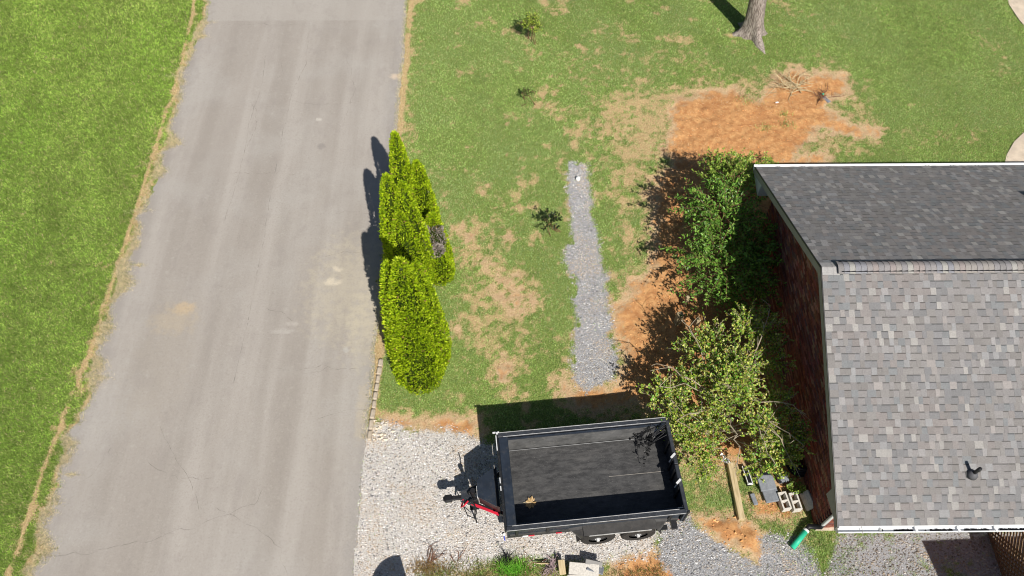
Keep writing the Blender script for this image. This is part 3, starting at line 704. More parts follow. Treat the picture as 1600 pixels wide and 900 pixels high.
# dark bits laid in the near gutter as its shadow slit between hangers
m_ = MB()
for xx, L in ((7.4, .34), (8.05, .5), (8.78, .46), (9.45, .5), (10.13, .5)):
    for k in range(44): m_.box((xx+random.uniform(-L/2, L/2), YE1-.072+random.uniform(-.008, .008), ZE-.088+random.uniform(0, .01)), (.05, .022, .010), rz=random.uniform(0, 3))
o = hobj(m_, 'gutter_shade_bits', M['dark'], house, kind='stuff')
# ridge vent with cap shingles
x = XR+.30; k = 0
rv = MB(); rv.box(((x+XEND)/2+.03, YR, ZR+.012), (XEND-x-.06, .25, .022)); ridge = hobj(rv, 'ridge_vent', M['dark'], roof)
capm = []
for c in [(.25, .235, .235), (.23, .22, .225), (.27, .25, .235), (.32, .31, .29), (.21, .20, .20), (.27, .235, .225), (.23, .23, .25)]:
    b = MB(); vs = []; n = 8
    for i in range(n+1):
        a_ = -1+2*i/n; yy = a_*.148; zz = .052-.062*abs(a_)**1.7-.003
        for xx, dz in ((0, .010), (.135, 0), (0, -.004), (.135, -.012)): vs.append((xx, yy, zz+dz))
    for i in range(n):
        p = 4*i; q = p+4
        b.add([], []); b.f += []
        b.add([vs[p], vs[p+1], vs[q+1], vs[q]], [(3, 2, 1, 0)][:1], c); b.add([vs[p], vs[p+2], vs[q+2], vs[q]], [(0, 1, 2, 3)], tuple(v*.35 for v in c))
        if i == 0: b.add([vs[p], vs[p+1], vs[p+3], vs[p+2]], [(0, 1, 2, 3)], c)
        if i == n-1: b.add([vs[q], vs[q+1], vs[q+3], vs[q+2]], [(3, 2, 1, 0)], c)
    capm.append(b.mesh('ridge_cap', M['shingle'], True))
while x < XEND-.15:
    link('ridge_cap', random.choice(capm), ridge, loc=HI @ Vector((x, YR+random.uniform(-.002, .002), ZR+.005)), rot=(0, 0, random.uniform(-.012, .012))); x += .1135
m_ = MB()                                  # the plain capped stretch between rake and vent
for i in range(3):
    for s_ in (-1, 1):
        x0 = XR+i*.11; m_.add([(x0, YR, ZR+.014), (x0+.125, YR, ZR+.008), (x0+.125, YR+s_*.15, zroof(YR+s_*.15)+.012), (x0, YR+s_*.15, zroof(YR+s_*.15)+.018)], [(0, 1, 2, 3) if s_ < 0 else (3, 2, 1, 0)], (.33, .32, .315))
hobj(m_, 'hip_cap', M['shingle'], roof)
# pipe boot on the near slope
def onroof(u, v):
    r = FW*FPX+RT*(u-800)+UP*(450-v); k_ = (ZR-ZE)/(YR-YE1)
    t = (ZE-YE1*k_-H)/(r[2]-k_*r[1]); return np.array([0, 0, H])+r*t
vp = Vector(onroof(1518, 742)); boot = MB(); th = math.atan2(ZR-ZE, YR-YE1)
T = Matrix.Translation(vp) @ Matrix.Rotation(th, 4, 'X')
b0 = MB(); b0.box((0, .0, .017), (.22, .10, .006)); boot.add([T @ Vector(p) for p in b0.v], b0.f)
pb = hobj(boot, 'vent_flashing', M['blackm'], roof)
b1 = MB(); b1.tube([vp+Vector((0, 0, 0)), vp+Vector((0, 0, .07)), vp+Vector((0, 0, .12))], [.11, .085, .05], 14); hobj(b1, 'boot_collar', M['trimd'], pb, smooth=True)
b1 = MB(); b1.tube([vp+Vector((0, 0, .1)), vp+Vector((0, 0, .34))], [.034, .034], 12); hobj(b1, 'vent_pipe', M['blackm'], pb, smooth=True)
# downspout at the near corner, elbow and green drain pipe
ds = MB(); dx, dy = XW+.04, YN-.045
ds.box((dx, dy, 1.18), (.075, .055, 1.9), bev=.012); ds.tube([(dx, dy, 2.1), (dx+.05, dy-.2, 2.2), (6.9, YE1-.055, 2.2), (6.98, YE1-.055, 2.3)], .033, 8)
hobj(ds, 'downspout', M['soffit'])
dr = thing('drain_pipe', (6.25, 4.68, 0), 'bright green plastic drain pipe running out from the downspout at the house corner', 'pipe')
p0 = at(1238, 856, .07); p1 = at(1264, 823, .16)
a_ = MB(); a_.tube([p0, p0+(p1-p0)*.78], [.062, .062], 16); a_.build('pipe', M['green'], dr, True, True)
a_ = MB(); a_.tube([p0+(p1-p0)*.78, p0+(p1-p0)*.86], [.068, .068], 16); a_.build('coupling', M['pcap'], dr, True, True)
a_ = MB(); a_.tube([p0+(p1-p0)*.86, p0+(p1-p0)*1.02, (dx, dy, .26), (dx, dy, .4)], [.06, .062, .058, .045], 14); a_.build('elbow', M['dark'], dr, True, True)
# brick chimney on the ridge just right of the frame (its shade falls on the far slope)
ch = MB(); CX = 13.15
ch.box((CX, YR+.25, 4.7), (.8, .8, 1.9)); chim = hobj(ch, 'chimney', M['mortar'], roof)
cb = MB()
for r in range(20):
    for k in range(4):
        for f_ in range(4):
            q = -.3+k*.2+(r % 2)*.0; z = 3.9+r*.0677+.4
            p = ((q, -.40), (q, .40), (-.40, q), (.40, q))[f_]
            cb.box((CX+p[0], YR+.25+p[1], z), (.19, .03, .058), rz=0 if f_ < 2 else PI/2, col=random.choice(BRC))
hobj(cb, 'chimney_bricks', M['brick'], chim, kind='stuff')

# ------------------------------------------------------------ dump trailer
TR = Vector((1.65, 5.69, 0)); TA = math.radians(5.2)
tr = thing('dump_trailer', TR, 'black twin axle dump trailer with an empty dusty bed parked on the gravel', 'trailer', rz=TA)
HL, HW, ZT, ZF = 1.80, 1.0, 1.34, .70
def tb(name, mat, par=tr, smooth=False, **k):
    return k['mb'].build(name, M[mat] if isinstance(mat, str) else mat, par, smooth, label=k.get('label'))
m_ = MB(); m_.box((.05, 0, ZF-.03), (2*HL+.0, 2*HW-.1, .06)); tb('bed_floor', M['bed'], mb=m_)
for s in (-1, 1):
    m_ = MB(); m_.box((0, s*(HW-.085), (ZT+ZF)/2-.02), (2*HL, .035, ZT-ZF+.02)); m_.box((0, s*(HW-.052), ZT-.055), (2*HL-.002, .09, .034)); sw = tb('side_wall', 'bodyp', mb=m_)
    if s > 0: m_ = MB(); m_.box((.0, HW-.107, (ZT+ZF)/2-.02), (2*HL-.4, .006, ZT-ZF-.06)); tb('liner', 'wallin', sw, mb=m_)  # paler grey sheet on the inside of the far wall only
    m_ = MB(); m_.box((0, s*HW, ZT), (2*HL+.06, .10, .07), bev=.012); tb('top_rail', 'rail', sw, mb=m_)
    for e in (1, -1): m_ = MB(); m_.box((0, s*(HW+e*.0465), ZT+.0385), (2*HL+(.04 if e > 0 else -.2), .010, .012)); tb('rail_highlight', 'edge', sw, mb=m_)  # light grey strips painted as the thin highlights along the rail edges
    for k in (0, 1, 5):
        m_ = MB(); m_.box((-HL+.2+k*.64, s*(HW-.06), (ZT+ZF)/2-.08), (.06, .05, ZT-ZF-.06)); tb('side_post', 'blackm', sw, mb=m_)
    m_ = MB(); m_.box((0, s*(HW-.09), ZF-.12), (2*HL, .08, .12)); tb('bed_sill', 'blackm', sw, mb=m_)
m_ = MB(); m_.box((-HL+.02, 0, (ZT+ZF)/2), (.04, 2*HW-.06, ZT-ZF)); fwl = tb('front_wall', 'bodyp', mb=m_)
m_ = MB(); m_.box((-HL+.09, 0, ZT+.0), (.20, 2*HW-.10, .075), bev=.015); tb('tarp_housing', 'bodyp', fwl, mb=m_)
m_ = MB(); m_.box((-HL-.035, 0, ZT+.0), (.05, 2*HW+.10, .10), bev=.01); tb('front_rail', 'blackm', fwl, mb=m_)
for y, L in ((.82, .34), (.0, .12), (-.17, .10)):
    m_ = MB(); m_.box((-HL-.055, y, ZT+.045), (.02, L, .012)); tb('bright_strip', 'chrome', fwl, mb=m_)
m_ = MB(); m_.box((-HL-.05, HW+.06, ZT+.03), (.14, .03, .03)); m_.box((-HL-.03, HW+.03, ZT-.1), (.04, .04, .35)); tb('tarp_arm', 'chrome', fwl, mb=m_)
# rear: two barn doors standing shut, hinges, latches
for s in (-1, 1):
    m_ = MB(); m_.box((HL+.05, s*HW*.5, (ZT+ZF)/2-.03), (.05, HW+.01, ZT-ZF-.0)); dn = tb('rear_door', 'bodyp', mb=m_)
    for k in (-1, 0, 1): m_ = MB(); m_.box((HL+.015, s*HW*.5+k*.38, (ZT+ZF)/2-.03), (.05, .05, ZT-ZF)); tb('door_rib', 'blackm', dn, mb=m_)
    m_ = MB(); m_.box((HL+.05, s*HW*.5, ZT-.015), (.08, HW-.01, .05), bev=.01); tb('door_rail', 'rail', dn, mb=m_)
    m_ = MB(); m_.cyl((HL+.09, s*(HW-.0), ZF), (HL+.09, s*(HW-.0), ZT+.02), .025, n=8); tb('hinge', 'blackm', dn, mb=m_)
    m_ = MB(); m_.box((HL+.01, s*.28-.1, ZT+.028), (.13, .045, .03), rz=.7); m_.cyl((HL-.03, s*.28-.13, ZT-.25), (HL+.02, s*.28-.1, ZT), .014, n=6); tb('latch', 'chrome', dn, mb=m_)
# floor joints (bright worn lines) and debris in the bed
m_ = MB(); m_.box((1.1, .09, ZF+.0025), (1.2, .010, .004)); tb('floor_seam', M['cracklight'], mb=m_)
m_ = MB(); m_.box((0, HW-.11, ZF+.02), (3.4, .09, .012), rx=-.9); tb('floor_flare', 'rail', mb=m_)
m_ = MB()
for k in range(9): m_.cyl((-HL+.55+k*.38, s*HW-.13*0+.0, ZT+.0), (-HL+.55+k*.38, HW+.02, ZT+.01), .001, n=4) if False else None
# wheels, fenders
for s in (-1, 1):
    for x in (.10, .96):
        y = s*1.04; w = MB(); pr = [(.20, -.09), (.33, -.10), (.368, -.075), (.378, 0), (.368, .075), (.33, .10), (.20, .09)]; n = 32; vs = []
        for k in range(n):
            a_ = 2*PI*k/n
            for i, (r_, yy) in enumerate(pr):
                rr = r_*(1 if i not in (2, 3, 4) or k % 2 else .985); vs.append((x+rr*math.cos(a_), y+yy, .378+rr*math.sin(a_)))
        q = len(pr); w.add(vs, [(k*q+i, k*q+i+1, ((k+1) % n)*q+i+1, ((k+1) % n)*q+i) for k in range(n) for i in range(q-1)])
        wl = w.build('wheel', M['rubber'], tr, False)
        rm = MB(); rm.tube([(x, y-.085*s, .378), (x, y+.06*s, .378)], [.205, .205], 24); rm.tube([(x, y+.06*s, .378), (x, y+.075*s, .378)], [.19, .10], 20); rm.build('rim', M['blackm'], wl)
        for k in range(6):
            a_ = k*PI/3; rm = MB(); rm.cyl((x+.055*math.cos(a_), y+.07*s, .378+.055*math.sin(a_)), (x+.055*math.cos(a_), y+.095*s, .378+.055*math.sin(a_)), .010, n=6); rm.build('lug_nut', M['chrome'], wl)
        rm = MB(); rm.tube([(x, y+.07*s, .378), (x, y+.125*s, .378)], [.04, .032], 12); rm.build('hub_cap', M['chrome'], wl)
    fy = s*1.05
    m_ = MB(); m_.box((.53, fy-s*.03, .80), (1.52, .25, .02)); fd = tb('fender', 'fender', mb=m_)
    m_ = MB(); m_.box((.53, s*1.147, .785), (1.30, .012, .05)); tb('fender_lip', 'edge', fd, mb=m_)
    for e in (-1, 1):
        xe = .53+e*.76
        m_ = MB(); m_.add([(xe, fy-.12, .80), (xe, fy+.12, .80), (xe+e*.14, fy+.12, .50), (xe+e*.14, fy-.12, .50)], [(0, 1, 2, 3)]); m_.add([(xe, fy-.12, .79), (xe, fy+.12, .79), (xe+e*.13, fy+.12, .49), (xe+e*.13, fy-.12, .49)], [(3, 2, 1, 0)])
        tb('fender_end', 'blackm', fd, mb=m_)
        m_ = MB(); y0 = s*.93; m_.add([(xe, y0, .80), (xe+e*.30, y0, .72), (xe+e*.06, y0+s*.24, .70), (xe, y0+s*.24, .80), (xe, y0, .78), (xe+e*.30, y0, .70), (xe+e*.06, y0+s*.24, .68), (xe, y0+s*.24, .78)], [(0, 1, 2, 3), (7, 6, 5, 4), (0, 4, 5, 1), (1, 5, 6, 2), (2, 6, 7, 3), (3, 7, 4, 0)])
        tb('fender_gusset', 'fender', fd, mb=m_)
    m_ = MB(); m_.box((0, s*.5, .50), (3.6, .08, .16)); tb('frame_beam', 'blackm', mb=m_)
    for (xx, mt) in ((-1.42, 'pcap'), (-1.30, 'red'), (-.72, 'red')):
        m_ = MB(); m_.box((xx, s*(HW-.03), .60), (.13, .012, .05)); tb('reflector', mt, mb=m_)
for x in (.10, .96): m_ = MB(); m_.cyl((x, -1.05, .378), (x, 1.05, .378), .035, n=8); tb('axle', 'blackm', mb=m_)
m_ = MB(); m_.box((1.72, -1.03, .52), (.12, .16, .10)); m_.box((1.45, -1.05, .50), (.25, .10, .05)); tb('tail_bracket', 'blackm', mb=m_)
for y in (-.86, -.7): m_ = MB(); m_.box((1.86, y, .5), (.04, .10, .06)); tb('tail_light', 'red', mb=m_)
# tongue, tool box, jack
def bar(p, q, w, h, mat, name, par=tr, label=None):
    p, q = Vector(p), Vector(q); m_ = MB(); d = q-p; m_.box((0, 0, 0), (d.length, w, h), bev=.008)
    T = Matrix.Translation((p+q)/2) @ Matrix.Rotation(math.atan2(d.y, d.x), 4, 'Z'); m_.v = [tuple(T @ Vector(v)) for v in m_.v]
    return m_.build(name, M[mat] if isinstance(mat, str) else mat, par, label=label)
tg = bar((-HL+.1, -.50, .52), (-2.66, -.07, .52), .07, .12, 'blackm', 'tongue_beam'); bar((-HL+.1, .50, .52), (-2.66, .07, .52), .07, .12, 'blackm', 'tongue_beam')
bar((-1.92, -.46, .588), (-2.50, -.165, .588), .06, .012, 'red', 'red_tape', tg)
m_ = MB(); m_.prism([(-2.70, -.12), (-2.45, -.20), (-2.45, .20), (-2.70, .12)], .56, .60); tb('tongue_plate', 'rail', mb=m_)
m_ = MB(); m_.box((-2.80, 0, .55), (.26, .09, .08), bev=.01); m_.box((-2.98, 0, .55), (.17, .15, .12), bev=.02); m_.cyl((-2.86, 0, .55), (-2.86, 0, .66), .028, n=8); m_.box((-3.07, 0, .55), (.04, .09, .08), bev=.01); tb('coupler', 'dark', mb=m_)
m_ = MB(); m_.prism([(-2.32, -.17), (-1.90, -.44), (-1.90, .44), (-2.32, .17)], .60, 1.0); bx = tb('tool_box', 'blackm', mb=m_)
m_ = MB(); m_.prism([(-2.34, -.18), (-1.97, -.42), (-1.97, .42), (-2.34, .18)], 1.002, 1.03); tb('box_lid', 'bodyp', bx, mb=m_)
m_ = MB(); m_.box((-2.35, -.06, .98), (.014, .26, .02)); tb('lid_strip', 'chrome', bx, mb=m_)
m_ = MB(); m_.cyl((-2.44, -.03, .3), (-2.44, -.03, .98), .04, n=10); m_.cyl((-2.44, -.03, .98), (-2.44, -.03, 1.02), .055, n=10); jk = tb('jack', 'dark', mb=m_)
m_ = MB(); m_.tube([(-2.44, -.03, .95), (-2.44, .20, .97), (-2.44, .22, 1.08)], .012, 6); tb('crank', 'dark', jk, mb=m_)
m_ = MB(); m_.cyl((-2.44, -.03, .0), (-2.44, -.03, .3), .028, n=8); m_.box((-2.44, -.03, .015), (.2, .2, .02)); tb('jack_foot', 'blackm', jk, mb=m_)
m_ = MB()
for (x, y, z, d) in ((-2.42, .07, .66, .10), (-2.40, -.12, .70, .09), (-2.52, .05, .64, .07), (-2.38, .0, .78, .07), (-2.50, -.13, .64, .08)): m_.box((x, y, z), (d, d*.8, d), rz=random.random(), bev=.01)
tb('pump', 'dark', mb=m_)
for (pts, r_, mt, nm) in (([(-2.62, -.1, .62), (-2.66, -.22, .58), (-2.60, -.34, .35), (-2.48, -.36, .2), (-2.40, -.30, .3), (-2.42, -.18, .6)], .011, 'dark', 'breakaway_cable'),
                      ([(-2.50, -.1, .66), (-2.42, -.25, .62), (-2.44, -.36, .4), (-2.42, -.44, .12)], .016, 'dark', 'wiring_plug'),
                      ([(-2.66, -.06, .60), (-2.72, -.2, .5), (-2.66, -.22, .64), (-2.56, -.12, .64)], .018, 'red', 'safety_chain'),
                      ([(-2.66, .10, .56), (-2.74, .22, .2), (-2.66, .26, .03), (-2.55, .24, .02)], .014, 'blackm', 'safety_chain')):
    m_ = MB(); m_.tube(pts, r_, 6); tb(nm, mt, mb=m_)
# dead leaf cluster lying in the bed
lf = thing('dry_leaf', TR+Vector((-1.20, -.42, ZF)), 'crumpled tan dead leaf lying on the trailer bed', 'leaf')
m_ = MB()
for k in range(9):
    a_ = k*.7+random.random()*.3; r_ = .10+.04*random.random(); z = .01+.03*random.random()
    m_.add([(0, 0, .01), (r_*math.cos(a_-.35)*.8, r_*math.sin(a_-.35)*.8, z), (r_*1.1*math.cos(a_), r_*1.1*math.sin(a_), z+.02), (r_*math.cos(a_+.35)*.8, r_*math.sin(a_+.35)*.8, .012)], [(0, 1, 2, 3)], (.62, .42, .20))
m_.build('blade', M['leaf'], lf); m_ = MB(); m_.tube([(0, 0, .015), (-.10, -.01, .02), (-.16, .0, .02)], .006, 5, (.7, .6, .4)); m_.build('stalk', M['leaf'], lf)
# shrub shade over the far rear corner of the bed is modelled as dark twigs
# ------------------------------------------------------------ foliage builders
def leafcloud(name, P_, Dn, ln, wd, cols, mat, par, up=.4, kind='stuff', label=None, flat=1.):
    """many small two-triangle leaves at points P_, roughly pointing along Dn"""
    n = len(P_); D_ = Dn+rng.normal(0, .45, (n, 3)); D_[:, 2] += up*.5; D_ /= np.linalg.norm(D_, axis=1)[:, None]
    r = rng.normal(0, .55, (n, 3))+np.array([0, 0, flat]); Sd = np.cross(D_, r); Sd /= np.linalg.norm(Sd, axis=1)[:, None]+1e-9
    Nn = np.cross(Sd, D_); L = ln[:, None]; Wd = wd[:, None]
    V = np.stack([P_, P_+D_*L*.45+Sd*Wd*.5, P_+D_*L-Nn*L*.12, P_+D_*L*.45-Sd*Wd*.5], 1).reshape(-1, 3)
    F = np.arange(4*n).reshape(-1, 4); T3 = np.concatenate([F[:, [0, 1, 2]], F[:, [0, 2, 3]]])
    me = npmesh(name, V, T3, mat, np.repeat(np.clip(cols, 0, 1), 4, 0))
    if par is not None: me.transform(pmat(par).inverted())
    return link(name, me, par, label, kind)
ARB = np.array([(.38, .52, .012), (.47, .61, .016), (.28, .42, .012), (.58, .70, .04), (.17, .28, .010)])
def arborvitae(base, leaders, n, label, group, dead=None):
    """leaders: (dx, dy, height, radius): a teardrop column for each leading shoot"""
    t = thing('arborvitae', (base[0], base[1], 0), label, 'conifer', group)
    m_ = MB()
    for (dx, dy, h, r) in leaders: m_.tube([(base[0]+dx*.3, base[1]+dy*.3, 0), (base[0]+dx, base[1]+dy, h*.5), (base[0]+dx, base[1]+dy, h*.93)], [.06, .045, .01], 6)
    m_.build('trunk', M['bark'], t, world=True)
    allP = []; allD = []; allC = []; tot = sum(l[2]*l[3] for l in leaders)
    core = MB()
    for li, (dx, dy, h, r) in enumerate(leaders):
        k = int(n*h*r/tot); z = rng.random(k)**1.12; a_ = rng.uniform(0, 2*PI, k)
        def prof(z): return np.where(z < .22, .80+.20*np.sqrt(np.clip(z/.22, 0, 1)), np.clip(1-((z-.22)/.78), 0, 1)**.55)
        lump = 1+.30*(fbm(a_*1.6+li*7, z*h*2.6, 400+li, 3)-.5)+.26*(fbm(a_*r*15, z*h*4.5, 420+li, 2)-.5)
        R_ = r*prof(z)*lump*(1-.22*rng.random(k)**2.8)
        X = base[0]+dx+R_*np.cos(a_); Y = base[1]+dy+R_*np.sin(a_); Z = .06+z*h*.985+.04*rng.random(k)
        P_ = np.stack([X, Y, Z], 1); D_ = np.stack([np.cos(a_)*.75, np.sin(a_)*.75, np.full(k, 1.25)], 1)
        for lj, (ex, ey, h2, r2) in enumerate(leaders):   # drop leaves buried inside a neighbouring leader
            if lj == li: continue
            zz = np.clip(Z/h2, 0, 1); rr = np.hypot(X-base[0]-ex, Y-base[1]-ey); k2 = (rr > r2*prof(zz)*.72) | (Z > h2)
            P_, D_, X, Y, Z = P_[k2], D_[k2], X[k2], Y[k2], Z[k2]; a_ = a_[k2]; z = z[k2]
        c = ARB[rng.integers(0, 5, len(P_))]*rng.uniform(.8, 1.18, (len(P_), 1))
        if dead is not None:
            dd = np.linalg.norm(P_-np.array(dead[:3]), axis=1)+(vnoise(P_[:, 0]*8, P_[:, 2]*8, 7)-.5)*.2; m2 = dd < dead[3]
            c[m2] = np.array([(.42, .37, .33)])*rng.uniform(.6, 1.4, (m2.sum(), 1)); kk = ~(m2 & (rng.random(len(P_)) < .45)); P_, D_, c = P_[kk], D_[kk], c[kk]
        kk = (fbm(a_*r*20, z*h*5.5, 460+li, 2) > .36)[:len(P_)] if len(a_) == len(P_) else np.ones(len(P_), bool); P_, D_, c = P_[kk], D_[kk], c[kk]
        bb = rng.random(len(P_)) < .025; c[bb] = np.array([(.34, .22, .08)])
        allP.append(P_); allD.append(D_); allC.append(c)
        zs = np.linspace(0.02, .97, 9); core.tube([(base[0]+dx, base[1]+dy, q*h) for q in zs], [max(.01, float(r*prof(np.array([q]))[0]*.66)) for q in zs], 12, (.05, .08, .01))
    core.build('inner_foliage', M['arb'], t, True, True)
    P_ = np.concatenate(allP); D_ = np.concatenate(allD); c = np.concatenate(allC); k = len(P_)
    leafcloud('foliage', P_, D_, rng.uniform(.05, .10, k), rng.uniform(.022, .045, k), c, M['arb'], t, .3, flat=.15)
    return t
G1 = 'arborvitae in the row beside the driveway'
arborvitae((-2.16, 8.75), [(.06, -.02, 4.75, .60), (-.26, .22, 4.3, .42), (.32, .25, 4.2, .46), (.05, -.22, 3.3, .56)], 52000, 'largest and nearest yellow green conifer of the row beside the driveway', G1)
arborvitae((-2.45, 11.35), [(-.20, .1, 4.05, .44), (.13, .0, 3.9, .47), (.0, -.2, 3.1, .52)], 33000, 'twin tipped conifer in the middle of the row, right behind the largest one', G1)
arborvitae((-2.57, 12.75), [(0, 0, 4.0, .38), (.14, .0, 3.0, .38)], 16000, 'slender pointed conifer at the far end of the row by the driveway', G1)
arborvitae((-2.12, 12.62), [(-.02, 0, 3.15, .40)], 13000, 'short rounded conifer tucked right of the slender far one', G1)
arborvitae((-1.78, 11.75), [(-.04, .05, 2.2, .38), (.05, -.3, 1.4, .33)], 12000, 'low conifer on the lawn side of the row with a bare grey brown patch', G1, dead=(-1.95, 11.5, 1.55, .5))

def shrub(name, base, blobs, n_twig, leaf, cols, label, cat='shrub', stems=9, per=14, tl=(.25, .55), stemmat='twig', out=.9, up=.5, pair=True, sr=.022, droop=0., group=None, lcol=None):
    t = thing(name, (base[0], base[1], 0), label, cat, group); B = np.array(blobs, float); wgt = B[:, 3]*B[:, 4]*B[:, 5]; wgt /= wgt.sum()
    P0 = []; D0 = []; ctr = B[:, :3].mean(0)
    for _ in range(n_twig):
        b = B[rng.choice(len(B), p=wgt)]; q = rng.normal(0, 1, 3); q /= np.linalg.norm(q); q[2] = abs(q[2])*1.1-.35; rr = rng.random()**.45
        P0.append(b[:3]+q*b[3:6]*rr*.85); d = q*np.array([out, out, .5])+np.array([0, 0, up])+rng.normal(0, .3, 3); D0.append(d/np.linalg.norm(d))
    tw = MB(); sm = MB(); LP = []; LD = []; brs = []
    for k in range(stems):
        b = B[k % len(B)]; end = b[:3]+rng.normal(0, .35, 3)*b[3:6]; s0 = np.array([base[0]+random.gauss(0, .15), base[1]+random.gauss(0, .15), 0]); mid = (s0+end)/2+np.array([0, 0, .15*end[2]])+rng.normal(0, .07, 3)
        brs.append((s0, mid, end)); sm.tube([s0, mid, end], [sr*1.4, sr, sr*.5], 6)
    sp = np.array([p for b_ in brs for p in (b_[1], (b_[1]+b_[2])/2, b_[2])])
    for i, (p, d) in enumerate(zip(P0, D0)):
        L = random.uniform(*tl); e = p+d*L+np.array([0, 0, -droop*L*L]); m = p+d*L*.5+rng.normal(0, .03, 3)+np.array([0, 0, .02])
        if i % 7 == 0:
            j = np.argmin(np.linalg.norm(sp-p, axis=1)); tw.tube([sp[j], (sp[j]+p)/2+rng.normal(0, .04, 3), p, m, e], [sr*.5, sr*.42, sr*.32, sr*.22, sr*.12], 4, cap=False)
        else: tw.tube([p, m, e], [.006, .005, .003], 3, cap=False)
        s = np.sort(rng.random(per))
        pts = (1-s)[:, None]**2*p+2*(s*(1-s))[:, None]*m+(s**2)[:, None]*e; side = np.cross(d, [0, 0, 1.]); side /= np.linalg.norm(side)+1e-9
        sg = np.where(np.arange(per) % 2, 1, -1)[:, None]
        LP.append(pts+rng.normal(0, .01, (per, 3))); LD.append((side*sg*1.0+d*.6 if pair else rng.normal(0, 1, (per, 3))+d*.5))
    sm.build('stems', M[stemmat], t, world=True, kind='stuff'); tw.build('twigs', M[stemmat], t, world=True, kind='stuff')
    P_ = np.concatenate(LP); D_ = np.concatenate(LD); k = (P_[:, 2] > .03) & ~((P_[:, 0] > XW-.03) & (P_[:, 1] < YF+.1) & (P_[:, 1] > YN)); k &= ~((P_[:, 0] > XR-.05) & (P_[:, 1] > YE1) & (P_[:, 1] < YE2+.1) & (P_[:, 2] > 2.1)); P_, D_ = P_[k], D_[k]; n = len(P_)
    cc = np.array(cols)[rng.integers(0, len(cols), n)]*rng.uniform(.75, 1.25, (n, 1))
    leafcloud('foliage', P_, D_, rng.uniform(leaf[0]*.7, leaf[0]*1.25, n), rng.uniform(leaf[1]*.7, leaf[1]*1.2, n), cc, M['leaf'], t, .35)
    return t
DG = [(.12, .27, .035), (.18, .36, .05), (.07, .16, .02), (.26, .44, .07)]
LG = [(.20, .34, .04), (.30, .44, .06), (.38, .50, .09), (.12, .22, .03)]
shrub('leafy_shrub', (5.75, 11.6), [(5.35, 12.2, 1.6, .72, .9, .75), (5.2, 11.0, 1.3, .75, .8, .55), (5.7, 10.4, .7, .5, .4, .4), (6.05, 11.3, 1.2, .4, 1.3, .7)], 430, (.095, .045), DG, 'tall dark green shrub with arching leafy shoots against the shaded gable wall', per=26, tl=(.4, 1.15), stemmat='twigd', droop=.35, up=.35, stems=12)
shrub('leafy_shrub', (6.0, 13.4), [(5.55, 13.5, 1.7, .5, .5, .6), (6.3, 13.9, 1.2, .55, .42, .5), (5.9, 13.2, 1.9, .5, .4, .5), (7.0, 13.95, .8, .55, .35, .4)], 300, (.07, .04), LG, 'bright green shrub at the far corner of the house, reaching past the gutter end', per=18, tl=(.2, .5), stemmat='twigd', stems=8)
SB = []
for (x_, y_, z_) in ((4.2, 8.6, 1.2), (4.7, 8.9, 1.5), (5.3, 9.0, 1.6), (5.8, 8.9, 1.5), (4.0, 7.8, 1.3), (4.6, 8.0, 1.6), (5.2, 8.1, 1.8), (5.9, 8.2, 1.5), (3.8, 7.1, 1.2), (4.4, 7.2, 1.5), (5.0, 7.3, 1.7), (5.7, 7.3, 1.5),
                     (4.0, 6.8, 1.0), (4.6, 6.7, 1.2), (5.3, 6.6, 1.3), (5.9, 6.7, 1.2), (4.3, 6.4, .7), (5.9, 6.3, 1.0), (3.5, 7.6, 1.1), (3.5, 7.0, 1.0), (4.9, 7.8, 1.9), (4.6, 7.4, 1.8), (5.8, 6.1, 1.1), (5.4, 6.1, 1.0)):
    SB.append((x_+random.gauss(0, .1), y_+random.gauss(0, .1), z_+random.gauss(0, .08), random.uniform(.26, .46), random.uniform(.28, .48), random.uniform(.22, .38)))
YG = [(.36, .48, .05), (.48, .58, .09), (.24, .36, .04), (.66, .68, .20), (.14, .24, .03), (.46, .38, .09), (.18, .44, .05)]
flowering = shrub('flowering_shrub', (4.85, 7.2), SB, 1700, (.058, .044), YG, 'wide loose yellow green shrub with pale bare branches overhanging the trailer tail', per=15, tl=(.18, .42), stems=26, sr=.017, pair=False, out=1., up=.55)
def small_plant(u, v, r, h, n, cols, label, leaf=(.06, .035), name='sapling'):
    c = at2(u, v); return shrub(name, c, [(c[0], c[1], h*.55, r, r, h*.4)], n, leaf, cols, label, 'sapling', stems=4, per=12, tl=(.1, .28), stemmat='twigd', sr=.008)
small_plant(830, 66, .27, 1.2, 90, [(.20, .32, .04), (.38, .50, .06), (.07, .12, .02), (.48, .56, .10)], 'bushy yellow green sapling alone near the top of the lawn')
small_plant(824, 162, .17, .6, 9, [(.08, .11, .03), (.14, .18, .05)], 'thin wispy sapling in the lawn below the bushy one')
small_plant(860, 364, .15, .85, 13, [(.015, .03, .008), (.03, .05, .012)], 'dark leaved little sapling left of the grey gravel strip', (.09, .055))
small_plant(1195, 262, .2, .3, 14, LG, 'low green sprout at the edge of the clay near the far house corner')
small_plant(1262, 720, .12, .2, 10, LG, 'fresh green sprout between the grey slabs and the concrete blocks') if False else small_plant(1238, 765, .12, .22, 14, LG, 'fresh green sprout right above the two hollow concrete blocks')
